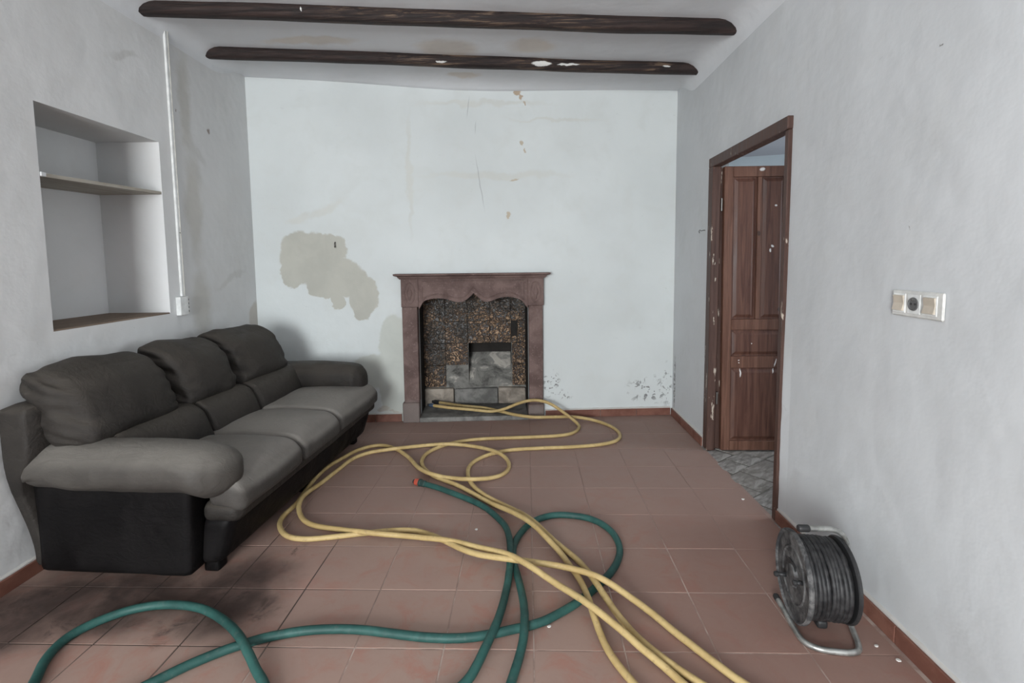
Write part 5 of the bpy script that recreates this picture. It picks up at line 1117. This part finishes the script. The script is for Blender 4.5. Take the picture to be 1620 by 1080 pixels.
YELLOW_PATH = [(-0.868,4.471,0.110),(-0.840,4.451,0.113),(-0.813,4.435,0.114),(-0.787,4.424,0.114),(-0.761,4.417,0.113),(-0.736,4.414,0.110),(-0.711,4.413,0.107),(-0.686,4.415,0.104),(-0.660,4.418,0.100),(-0.635,4.422,0.097),(-0.608,4.427,0.093),(-0.582,4.432,0.089),(-0.555,4.437,0.085),(-0.529,4.443,0.081),(-0.502,4.449,0.077),(-0.475,4.454,0.072),(-0.448,4.458,0.068),(-0.420,4.460,0.064),(-0.392,4.460,0.061),(-0.364,4.459,0.059),(-0.337,4.456,0.059),(-0.309,4.451,0.062),(-0.283,4.445,0.068),(-0.256,4.436,0.075),(-0.230,4.427,0.085),(-0.204,4.418,0.095),(-0.178,4.411,0.107),(-0.152,4.406,0.119),(-0.125,4.404,0.131),(-0.099,4.400,0.143),(-0.072,4.395,0.154),(-0.045,4.388,0.164),(-0.018,4.382,0.173),(0.010,4.376,0.180),(0.038,4.369,0.185),(0.066,4.360,0.188),(0.095,4.351,0.188),(0.123,4.342,0.186),(0.152,4.333,0.181),(0.179,4.323,0.174),(0.205,4.313,0.164),(0.231,4.301,0.152),(0.255,4.290,0.138),(0.280,4.281,0.123),(0.304,4.277,0.106),(0.327,4.276,0.089),(0.350,4.277,0.071),(0.372,4.276,0.054),(0.393,4.267,0.039),(0.411,4.250,0.027),(0.424,4.230,0.018),(0.430,4.210,0.013),(0.432,4.189,0.011),(0.430,4.166,0.011),(0.425,4.139,0.012),(0.417,4.110,0.013),(0.406,4.081,0.013),(0.392,4.054,0.013),(0.375,4.030,0.013),(0.354,4.008,0.013),(0.331,3.990,0.013),(0.305,3.975,0.013),(0.278,3.963,0.013),(0.250,3.953,0.014),(0.221,3.944,0.014),(0.192,3.938,0.014),(0.162,3.932,0.014),(0.133,3.928,0.014),(0.103,3.924,0.014),(0.073,3.920,0.014),(0.043,3.917,0.014),(0.013,3.914,0.014),(-0.016,3.911,0.014),(-0.046,3.907,0.014),(-0.076,3.904,0.014),(-0.106,3.901,0.014),(-0.136,3.898,0.014),(-0.166,3.895,0.014),(-0.196,3.892,0.014),(-0.226,3.890,0.014),(-0.255,3.887,0.014),(-0.285,3.884,0.014),(-0.315,3.881,0.014),(-0.345,3.876,0.014),(-0.374,3.870,0.014),(-0.403,3.863,0.014),(-0.432,3.855,0.014),(-0.460,3.845,0.014),(-0.488,3.834,0.014),(-0.516,3.822,0.014),(-0.543,3.808,0.014),(-0.569,3.793,0.014),(-0.593,3.777,0.014),(-0.617,3.759,0.014),(-0.639,3.738,0.014),(-0.660,3.717,0.014),(-0.679,3.694,0.014),(-0.696,3.669,0.014),(-0.712,3.644,0.014),(-0.725,3.617,0.014),(-0.737,3.589,0.014),(-0.746,3.561,0.014),(-0.751,3.531,0.014),(-0.754,3.502,0.014),(-0.754,3.472,0.014),(-0.752,3.442,0.014),(-0.748,3.412,0.014),(-0.741,3.383,0.014),(-0.731,3.355,0.014),(-0.720,3.327,0.014),(-0.706,3.301,0.014),(-0.691,3.275,0.014),(-0.674,3.250,0.014),(-0.657,3.226,0.014),(-0.637,3.203,0.014),(-0.617,3.181,0.014),(-0.595,3.161,0.014),(-0.571,3.142,0.014),(-0.547,3.124,0.014),(-0.523,3.106,0.014),(-0.499,3.089,0.014),(-0.475,3.071,0.014),(-0.451,3.052,0.014),(-0.429,3.032,0.014),(-0.407,3.011,0.014),(-0.386,2.989,0.014),(-0.366,2.968,0.014),(-0.345,2.946,0.014),(-0.325,2.924,0.014),(-0.304,2.902,0.014),(-0.284,2.879,0.014),(-0.263,2.856,0.015),(-0.241,2.832,0.016),(-0.219,2.807,0.018),(-0.196,2.781,0.021),(-0.172,2.756,0.025),(-0.148,2.730,0.029),(-0.124,2.704,0.033),(-0.101,2.677,0.037),(-0.079,2.650,0.041),(-0.058,2.623,0.044),(-0.037,2.594,0.048),(-0.018,2.566,0.052),(-0.000,2.538,0.054),(0.017,2.512,0.055),(0.032,2.488,0.055),(0.047,2.466,0.053),(0.060,2.446,0.050),(0.073,2.426,0.046),(0.086,2.406,0.043),(0.099,2.386,0.039),(0.112,2.366,0.035),(0.125,2.346,0.031),(0.138,2.326,0.027),(0.150,2.304,0.024),(0.161,2.281,0.021),(0.171,2.256,0.019),(0.181,2.229,0.018),(0.191,2.198,0.020),(0.201,2.166,0.022),(0.210,2.133,0.026),(0.218,2.098,0.030),(0.225,2.064,0.033),(0.230,2.030,0.037),(0.235,1.998,0.039),(0.239,1.967,0.040),(0.243,1.939,0.039),(0.246,1.913,0.037),(0.249,1.888,0.033),(0.252,1.864,0.030),(0.256,1.840,0.026),(0.260,1.815,0.022),(0.265,1.789,0.019),(0.270,1.763,0.016),(0.276,1.736,0.015),(0.284,1.708,0.014),(0.293,1.680,0.014),(0.304,1.652,0.014),(0.317,1.624,0.014),(0.330,1.598,0.014),(0.344,1.571,0.014),(0.357,1.544,0.014),(0.371,1.517,0.014),(0.384,1.490,0.014),(0.397,1.463,0.014),(0.410,1.436,0.014),(0.424,1.409,0.014),(0.438,1.383,0.014),(0.452,1.357,0.013),(0.467,1.331,0.013),(0.483,1.305,0.013),(0.498,1.279,0.013),(0.514,1.254,0.013),(0.530,1.228,0.013),(0.546,1.203,0.013),(0.563,1.178,0.013),(0.580,1.154,0.013),(0.598,1.129,0.013),(0.616,1.105,0.013),(0.635,1.082,0.013),(0.653,1.058,0.013),(0.672,1.035,0.013),(0.692,1.012,0.013),(0.711,0.989,0.013),(0.731,0.967,0.013),(0.752,0.945,0.013),(0.773,0.923,0.013),(0.794,0.902,0.013),(0.816,0.881,0.013),(0.838,0.861,0.014),(0.860,0.841,0.014),(0.883,0.821,0.013),(0.905,0.802,0.013),(0.928,0.782,0.013),(0.952,0.764,0.013),(0.977,0.747,0.013),(1.003,0.734,0.013),(1.031,0.726,0.013),(1.060,0.726,0.013),(1.087,0.734,0.013),(1.113,0.748,0.014),(1.137,0.766,0.014),(1.158,0.787,0.013),(1.177,0.810,0.013),(1.191,0.836,0.014),(1.200,0.864,0.014),(1.203,0.893,0.014),(1.201,0.923,0.013),(1.196,0.952,0.013),(1.188,0.981,0.014),(1.178,1.009,0.014),(1.168,1.037,0.014),(1.156,1.065,0.014),(1.143,1.092,0.013),(1.129,1.119,0.013),(1.113,1.144,0.013),(1.096,1.168,0.013),(1.077,1.192,0.013),(1.058,1.215,0.013),(1.038,1.237,0.013),(1.017,1.259,0.013),(0.997,1.281,0.013),(0.977,1.303,0.013),(0.956,1.325,0.013),(0.935,1.347,0.013),(0.914,1.368,0.013),(0.892,1.389,0.013),(0.871,1.410,0.013),(0.849,1.431,0.013),(0.828,1.452,0.014),(0.807,1.473,0.014),(0.785,1.494,0.014),(0.764,1.516,0.014),(0.743,1.537,0.014),(0.723,1.559,0.014),(0.703,1.582,0.014),(0.684,1.605,0.014),(0.667,1.629,0.014),(0.650,1.654,0.014),(0.633,1.679,0.014),(0.616,1.704,0.014),(0.599,1.729,0.014),(0.583,1.754,0.014),(0.566,1.779,0.014),(0.550,1.804,0.014),(0.534,1.829,0.014),(0.519,1.854,0.015),(0.503,1.878,0.016),(0.487,1.901,0.018),(0.469,1.921,0.021),(0.451,1.941,0.025),(0.432,1.960,0.029),(0.414,1.978,0.032),(0.395,1.997,0.036),(0.376,2.015,0.040),(0.357,2.032,0.044),(0.337,2.048,0.048),(0.316,2.064,0.051),(0.293,2.079,0.054),(0.269,2.095,0.054),(0.244,2.110,0.054),(0.218,2.126,0.051),(0.191,2.141,0.049),(0.164,2.153,0.047),(0.136,2.163,0.047),(0.108,2.169,0.048),(0.079,2.171,0.051),(0.051,2.172,0.054),(0.022,2.173,0.058),(-0.006,2.173,0.062),(-0.035,2.173,0.065),(-0.063,2.175,0.067),(-0.091,2.180,0.068),(-0.119,2.187,0.067),(-0.148,2.196,0.065),(-0.177,2.208,0.062),(-0.205,2.221,0.058),(-0.234,2.236,0.054),(-0.261,2.254,0.050),(-0.288,2.273,0.046),(-0.314,2.295,0.042),(-0.340,2.317,0.039),(-0.364,2.341,0.035),(-0.389,2.366,0.031),(-0.414,2.391,0.027),(-0.439,2.415,0.023),(-0.464,2.438,0.020),(-0.490,2.459,0.017),(-0.517,2.477,0.015),(-0.544,2.493,0.014),(-0.572,2.505,0.014),(-0.600,2.513,0.014),(-0.630,2.516,0.014),(-0.660,2.517,0.014),(-0.690,2.515,0.014),(-0.720,2.512,0.014),(-0.749,2.507,0.014),(-0.778,2.501,0.014),(-0.808,2.494,0.014),(-0.837,2.487,0.014),(-0.866,2.481,0.014),(-0.895,2.474,0.014),(-0.925,2.466,0.014),(-0.954,2.459,0.014),(-0.983,2.452,0.014),(-1.012,2.445,0.014),(-1.041,2.439,0.014),(-1.071,2.433,0.014),(-1.100,2.428,0.014),(-1.130,2.426,0.014),(-1.160,2.427,0.014),(-1.189,2.431,0.014),(-1.218,2.440,0.014),(-1.244,2.453,0.014),(-1.268,2.471,0.014),(-1.289,2.492,0.014),(-1.308,2.515,0.014),(-1.325,2.539,0.014),(-1.340,2.565,0.014),(-1.351,2.593,0.014),(-1.359,2.621,0.014),(-1.363,2.651,0.014),(-1.363,2.681,0.014),(-1.361,2.711,0.014),(-1.358,2.741,0.014),(-1.356,2.770,0.014),(-1.355,2.800,0.014),(-1.357,2.830,0.014),(-1.361,2.860,0.014),(-1.365,2.890,0.014),(-1.369,2.919,0.014),(-1.373,2.949,0.014),(-1.376,2.979,0.014),(-1.379,3.009,0.014),(-1.382,3.039,0.014),(-1.384,3.069,0.014),(-1.386,3.099,0.014),(-1.388,3.129,0.014),(-1.389,3.159,0.014),(-1.389,3.189,0.014),(-1.389,3.219,0.014),(-1.387,3.249,0.014),(-1.384,3.279,0.014),(-1.381,3.308,0.014),(-1.376,3.338,0.014),(-1.370,3.367,0.014),(-1.362,3.396,0.014),(-1.352,3.425,0.014),(-1.342,3.453,0.014),(-1.332,3.481,0.014),(-1.323,3.510,0.014),(-1.314,3.538,0.014),(-1.305,3.567,0.014),(-1.294,3.595,0.014),(-1.281,3.622,0.014),(-1.265,3.647,0.014),(-1.246,3.670,0.014),(-1.225,3.691,0.014),(-1.202,3.709,0.014),(-1.176,3.723,0.014),(-1.148,3.731,0.014),(-1.119,3.730,0.014),(-1.091,3.723,0.014),(-1.064,3.710,0.014),(-1.039,3.695,0.014),(-1.015,3.677,0.014),(-0.992,3.657,0.014),(-0.971,3.636,0.014),(-0.950,3.614,0.014),(-0.931,3.591,0.014),(-0.913,3.567,0.014),(-0.894,3.544,0.014),(-0.876,3.520,0.014),(-0.859,3.495,0.014),(-0.842,3.470,0.014),(-0.827,3.443,0.014),(-0.811,3.416,0.015),(-0.795,3.386,0.016),(-0.779,3.354,0.019),(-0.761,3.321,0.022),(-0.742,3.288,0.025),(-0.722,3.257,0.029),(-0.700,3.228,0.032),(-0.677,3.202,0.034),(-0.654,3.182,0.035),(-0.630,3.166,0.035),(-0.606,3.155,0.033),(-0.581,3.148,0.030),(-0.555,3.141,0.027),(-0.528,3.134,0.026),(-0.499,3.126,0.026),(-0.469,3.116,0.028),(-0.439,3.106,0.030),(-0.409,3.098,0.032),(-0.379,3.095,0.033),(-0.350,3.096,0.032),(-0.321,3.103,0.030),(-0.293,3.114,0.027),(-0.264,3.129,0.023),(-0.237,3.146,0.020),(-0.212,3.166,0.017),(-0.189,3.188,0.015),(-0.169,3.213,0.014),(-0.154,3.239,0.014),(-0.143,3.267,0.014),(-0.136,3.296,0.014),(-0.132,3.326,0.014),(-0.132,3.355,0.014),(-0.134,3.384,0.014),(-0.139,3.410,0.016),(-0.146,3.434,0.018),(-0.155,3.456,0.020),(-0.165,3.475,0.024),(-0.178,3.492,0.027),(-0.193,3.510,0.031),(-0.210,3.527,0.033),(-0.229,3.548,0.034),(-0.250,3.570,0.033),(-0.273,3.595,0.031),(-0.298,3.621,0.027),(-0.324,3.646,0.024),(-0.351,3.668,0.021),(-0.379,3.687,0.018),(-0.406,3.701,0.018),(-0.434,3.710,0.018),(-0.461,3.714,0.021),(-0.489,3.714,0.024),(-0.516,3.712,0.027),(-0.544,3.710,0.031),(-0.572,3.708,0.033),(-0.601,3.708,0.034),(-0.631,3.709,0.033),(-0.662,3.713,0.031),(-0.692,3.717,0.027),(-0.723,3.720,0.024),(-0.754,3.721,0.021),(-0.784,3.720,0.019),(-0.813,3.713,0.018),(-0.841,3.702,0.019),(-0.868,3.686,0.022),(-0.895,3.669,0.025),(-0.921,3.651,0.028),(-0.947,3.635,0.031),(-0.974,3.622,0.032),(-1.003,3.613,0.032),(-1.032,3.607,0.030),(-1.061,3.604,0.027),(-1.091,3.601,0.024),(-1.121,3.597,0.020),(-1.150,3.590,0.018),(-1.175,3.578,0.015),(-1.198,3.561,0.014),(-1.217,3.539,0.014),(-1.234,3.515,0.014),(-1.247,3.488,0.014),(-1.258,3.460,0.014),(-1.266,3.431,0.014),(-1.272,3.402,0.014),(-1.277,3.372,0.014),(-1.281,3.343,0.014),(-1.285,3.313,0.014),(-1.290,3.283,0.014),(-1.294,3.254,0.014),(-1.299,3.224,0.014),(-1.304,3.194,0.014),(-1.308,3.164,0.014),(-1.312,3.133,0.014),(-1.316,3.101,0.015),(-1.319,3.068,0.017),(-1.323,3.033,0.020),(-1.327,2.997,0.023),(-1.332,2.960,0.027),(-1.335,2.924,0.030),(-1.337,2.889,0.033),(-1.337,2.856,0.035),(-1.334,2.825,0.036),(-1.330,2.797,0.035),(-1.324,2.772,0.033),(-1.318,2.750,0.030),(-1.310,2.729,0.027),(-1.300,2.710,0.023),(-1.289,2.690,0.020),(-1.275,2.670,0.017),(-1.260,2.649,0.015),(-1.242,2.628,0.014),(-1.222,2.607,0.014),(-1.199,2.588,0.014),(-1.175,2.572,0.014),(-1.148,2.559,0.014),(-1.120,2.548,0.014),(-1.091,2.540,0.014),(-1.061,2.533,0.014),(-1.031,2.525,0.015),(-1.001,2.516,0.017),(-0.969,2.506,0.019),(-0.938,2.495,0.022),(-0.906,2.484,0.026),(-0.874,2.473,0.029),(-0.844,2.463,0.032),(-0.814,2.455,0.033),(-0.785,2.450,0.033),(-0.757,2.449,0.031),(-0.729,2.449,0.028),(-0.702,2.451,0.025),(-0.673,2.452,0.022),(-0.644,2.450,0.021),(-0.615,2.446,0.021),(-0.584,2.438,0.023),(-0.554,2.428,0.026),(-0.523,2.417,0.029),(-0.492,2.407,0.033),(-0.462,2.398,0.035),(-0.432,2.390,0.037),(-0.403,2.380,0.039),(-0.375,2.368,0.041),(-0.346,2.354,0.044),(-0.318,2.338,0.047),(-0.290,2.320,0.051),(-0.262,2.303,0.054),(-0.235,2.286,0.058),(-0.207,2.269,0.062),(-0.179,2.253,0.066),(-0.152,2.236,0.070),(-0.125,2.219,0.074),(-0.099,2.201,0.077),(-0.074,2.182,0.079),(-0.052,2.163,0.080),(-0.031,2.145,0.079),(-0.011,2.129,0.077),(0.009,2.113,0.074),(0.029,2.098,0.070),(0.048,2.083,0.066),(0.067,2.067,0.062),(0.087,2.051,0.058),(0.107,2.034,0.055),(0.127,2.016,0.053),(0.147,1.996,0.053),(0.168,1.974,0.054),(0.188,1.950,0.056),(0.208,1.925,0.059),(0.227,1.901,0.060),(0.246,1.879,0.060),(0.264,1.858,0.059),(0.282,1.839,0.056),(0.300,1.820,0.052),(0.318,1.801,0.048),(0.335,1.783,0.045),(0.353,1.763,0.041),(0.370,1.743,0.037),(0.386,1.723,0.033),(0.404,1.703,0.029),(0.422,1.683,0.026),(0.440,1.662,0.023),(0.458,1.641,0.020),(0.475,1.619,0.017),(0.492,1.596,0.015),(0.508,1.572,0.014),(0.524,1.547,0.014),(0.540,1.522,0.014),(0.556,1.496,0.014),(0.572,1.471,0.014),(0.589,1.446,0.014),(0.606,1.421,0.014),(0.623,1.396,0.014),(0.641,1.372,0.013),(0.659,1.349,0.013),(0.678,1.325,0.013),(0.697,1.302,0.013),(0.716,1.279,0.013),(0.735,1.255,0.013),(0.754,1.232,0.013),(0.773,1.209,0.013),(0.791,1.184,0.013),(0.808,1.160,0.013),(0.824,1.135,0.013),(0.840,1.109,0.013),(0.857,1.085,0.013),(0.875,1.061,0.014),(0.896,1.040,0.014),(0.921,1.027,0.014),(0.948,1.025,0.013),(0.973,1.034,0.013),(0.992,1.052,0.013),(1.001,1.078,0.013),(1.000,1.107,0.014),(0.994,1.136,0.014),(0.985,1.164,0.013),(0.972,1.191,0.013),(0.958,1.217,0.013),(0.940,1.241,0.013),(0.921,1.264,0.013),(0.900,1.286,0.013),(0.878,1.306,0.013),(0.856,1.327,0.013),(0.834,1.347,0.013),(0.812,1.367,0.013),(0.790,1.388,0.013),(0.767,1.407,0.013),(0.744,1.427,0.013),(0.721,1.446,0.013),(0.698,1.465,0.013),(0.675,1.484,0.014),(0.651,1.503,0.014),(0.628,1.522,0.014),(0.604,1.540,0.014),(0.581,1.559,0.014),(0.559,1.579,0.014),(0.538,1.601,0.014),(0.517,1.623,0.014),(0.498,1.645,0.014),(0.478,1.669,0.014),(0.460,1.692,0.014),(0.442,1.716,0.014),(0.425,1.741,0.014),(0.409,1.766,0.014),(0.394,1.792,0.014),(0.381,1.817,0.015),(0.369,1.843,0.017),(0.357,1.867,0.019),(0.346,1.891,0.023),(0.335,1.914,0.026),(0.326,1.937,0.030),(0.317,1.960,0.034),(0.308,1.984,0.037),(0.300,2.009,0.039),(0.292,2.036,0.040),(0.283,2.066,0.039),(0.275,2.097,0.037),(0.266,2.130,0.034),(0.257,2.164,0.030),(0.246,2.198,0.026),(0.235,2.230,0.023),(0.222,2.262,0.019),(0.207,2.292,0.017),(0.192,2.320,0.015),(0.175,2.346,0.015),(0.159,2.370,0.015),(0.143,2.393,0.017),(0.127,2.414,0.019),(0.113,2.435,0.023),(0.098,2.455,0.026),(0.084,2.474,0.030),(0.070,2.494,0.034),(0.057,2.514,0.037),(0.042,2.535,0.040),(0.027,2.559,0.041),(0.011,2.585,0.040),(-0.006,2.614,0.037),(-0.024,2.643,0.034),(-0.044,2.672,0.030),(-0.066,2.700,0.026),(-0.088,2.727,0.023),(-0.111,2.754,0.019),(-0.133,2.779,0.017),(-0.155,2.803,0.015),(-0.177,2.825,0.014),(-0.199,2.846,0.014),(-0.220,2.868,0.014),(-0.241,2.890,0.014),(-0.261,2.913,0.014),(-0.279,2.936,0.014),(-0.297,2.960,0.014),(-0.314,2.985,0.014),(-0.330,3.010,0.014),(-0.344,3.037,0.014),(-0.357,3.064,0.014),(-0.368,3.092,0.014),(-0.378,3.120,0.014),(-0.386,3.149,0.014),(-0.393,3.178,0.014),(-0.398,3.208,0.014),(-0.402,3.237,0.014),(-0.405,3.267,0.014),(-0.406,3.297,0.014),(-0.404,3.327,0.014),(-0.400,3.357,0.014),(-0.393,3.386,0.014),(-0.383,3.414,0.014),(-0.371,3.441,0.014),(-0.356,3.467,0.014),(-0.339,3.491,0.014),(-0.320,3.515,0.014),(-0.299,3.537,0.014),(-0.277,3.557,0.014),(-0.254,3.575,0.014),(-0.229,3.592,0.014),(-0.203,3.607,0.014),(-0.176,3.621,0.014),(-0.149,3.632,0.014),(-0.121,3.642,0.014),(-0.092,3.650,0.014),(-0.062,3.656,0.014),(-0.033,3.661,0.014),(-0.003,3.665,0.014),(0.027,3.669,0.014),(0.057,3.672,0.014),(0.086,3.676,0.014),(0.116,3.680,0.014),(0.146,3.683,0.014),(0.176,3.686,0.014),(0.206,3.688,0.014),(0.236,3.691,0.014),(0.266,3.695,0.014),(0.295,3.699,0.014),(0.325,3.703,0.014),(0.355,3.708,0.014),(0.384,3.713,0.014),(0.414,3.718,0.014),(0.443,3.724,0.014),(0.473,3.731,0.014),(0.502,3.738,0.014),(0.530,3.747,0.014),(0.558,3.757,0.014),(0.586,3.769,0.014),(0.613,3.782,0.014),(0.638,3.798,0.014),(0.662,3.816,0.014),(0.683,3.837,0.014),(0.700,3.861,0.014),(0.714,3.888,0.014),(0.725,3.915,0.013),(0.732,3.944,0.013),(0.737,3.974,0.013),(0.739,4.004,0.013),(0.738,4.033,0.013),(0.734,4.063,0.013),(0.728,4.093,0.013),(0.720,4.122,0.013),(0.710,4.150,0.013),(0.699,4.178,0.013),(0.686,4.204,0.013),(0.672,4.229,0.012),(0.655,4.253,0.012),(0.637,4.275,0.013),(0.616,4.295,0.015),(0.592,4.312,0.017),(0.565,4.325,0.021),(0.537,4.334,0.025),(0.508,4.339,0.029),(0.479,4.341,0.034),(0.450,4.338,0.039),(0.421,4.333,0.044),(0.393,4.324,0.049),(0.365,4.313,0.053),(0.338,4.303,0.057),(0.310,4.293,0.060),(0.282,4.284,0.062),(0.252,4.277,0.064),(0.223,4.271,0.065),(0.193,4.267,0.066),(0.163,4.265,0.066),(0.133,4.264,0.065),(0.103,4.265,0.065),(0.074,4.267,0.064),(0.044,4.272,0.064),(0.015,4.278,0.064),(-0.014,4.286,0.065),(-0.043,4.295,0.066),(-0.071,4.307,0.067),(-0.099,4.321,0.067),(-0.125,4.336,0.067),(-0.148,4.354,0.067),(-0.169,4.374,0.065),(-0.188,4.395,0.063),(-0.206,4.417,0.061),(-0.224,4.439,0.058),(-0.244,4.461,0.056),(-0.264,4.483,0.054),(-0.286,4.503,0.053),(-0.309,4.523,0.053),(-0.333,4.541,0.053),(-0.358,4.557,0.053),(-0.384,4.570,0.054),(-0.413,4.578,0.056),(-0.442,4.583,0.058),(-0.472,4.585,0.060),(-0.502,4.584,0.063),(-0.531,4.582,0.066),(-0.561,4.581,0.069),(-0.591,4.581,0.072),(-0.621,4.583,0.075),(-0.650,4.587,0.077),(-0.680,4.593,0.080),(-0.709,4.600,0.082),(-0.737,4.607,0.084),(-0.766,4.615,0.086),(-0.795,4.624,0.088),(-0.824,4.632,0.089),(-0.853,4.640,0.091)]

def hose_material(name, a, b, dirt):
    t = NT(name); p = t.pos()
    n1 = t.noise(p, 6, 5, .65, .5); n2 = t.noise(p, 45, 4, .6)
    c = t.mix(t.ramp(n1, .35, .65), a, b)
    c = t.mix(t.ramp(n2, .55, .72, 0, .5), c, dirt)
    return t.finish(c, .55, t.bump(n2, .0015, .3), .35)
mat_yel = hose_material('yellow_hose_rubber', (0.395, 0.280, 0.118), (0.500, 0.372, 0.172), (0.26, 0.185, 0.095))
mat_grn = hose_material('green_hose_rubber', (0.014, 0.055, 0.049), (0.026, 0.092, 0.080), (0.075, 0.100, 0.090))
def lift(P, dz): return [(x, y, z + dz) for x, y, z in P]
yh = empty('yellow_hose', (YELLOW_PATH[0][0], YELLOW_PATH[0][1], 0)); tag(yh, 'long yellow hose looping from the fireplace hearth across the tiles', 'hose')
def rel(P, root): return [Vector(q) - root.location for q in P]
link('tube', tube_mesh('tube', rel(catmull(YELLOW_PATH, 2), yh), .0135, 12), mat_yel, yh, smooth=True)
gh = empty('green_hose', (GREEN_PATH[-1][0], GREEN_PATH[-1][1], 0)); tag(gh, 'thick dark green garden hose looped under the yellow hose', 'hose')
link('tube', tube_mesh('tube', rel(catmull(GREEN_PATH, 2), gh), .0165, 12), mat_grn, gh, smooth=True)
def fitting(root, P, i0, i1, specs):
    """stack of turned collars at the hose's end"""
    a, b_ = Vector(P[i0]), Vector(P[i1])
    d = (a - b_).normalized()
    o = a - root.location - d * .02
    for nm, prof, mt in specs:
        link(nm, lathe_mesh(nm, prof, o, d, 16), mt, root)
mat_red = plain('red_plastic', (0.42, 0.075, 0.045), .45)
mat_blue = plain('blue_grey_plastic', (0.045, 0.070, 0.110), .45)
mat_dgreen = plain('dark_green_plastic', (0.020, 0.045, 0.040), .5)
fitting(gh, GREEN_PATH, -1, -3, [('collar', [(.018, 0), (.021, .004), (.021, .030), (.024, .034), (.024, .046), (.019, .050)], mat_dgreen), ('red_ring', [(.017, .050), (.0205, .054), (.0205, .078), (.016, .082)], mat_red), ('nozzle', [(.013, .082), (.013, .094), (.010, .096)], mat_black)])
fitting(yh, YELLOW_PATH, 0, 2, [('connector', [(.0145, 0), (.018, .004), (.018, .045), (.014, .050)], mat_blue), ('connector_tip', [(.012, .050), (.012, .075)], mat_black)])
fitting(yh, YELLOW_PATH, -1, -3, [('connector', [(.0145, 0), (.019, .004), (.019, .050), (.015, .055)], mat_black), ('connector_tip', [(.013, .055), (.013, .072)], mat_black)])

# ---------------------------------------------------------------- flakes of plaster on the tiles
mat_flake = plain('plaster_flake', (0.60, 0.58, 0.55), .9)
def flake(x, y, s, seed, label):
    random.seed(seed)
    poly = []
    for k in range(7):
        a = 2 * pi * k / 7; r = .65 * s * random.uniform(.6, 1.0)
        poly.append((r * cos(a) * 1.3, r * sin(a)))
    o = link('plaster_flake', prism_mesh('plaster_flake', poly, 0, .004), mat_flake)
    o.location = (x, y, .0008)
    tag(o, label, 'plaster flake', 'plaster flakes on the floor')
flake(-.277, 2.549, .012, 1, 'white plaster flake on the tiles between the green and yellow hoses')
flake(.075, 1.845, .010, 2, 'white plaster flake touching the green hose near the front')
flake(1.265, 1.765, .011, 3, 'plaster flake on the floor just in front of the reel, by the skirting')
flake(1.295, 1.70, .013, 4, 'largest plaster flake by the skirting in front of the reel')
flake(1.262, 2.90, .012, 5, 'plaster flake at the edge of the grey stone in the doorway')
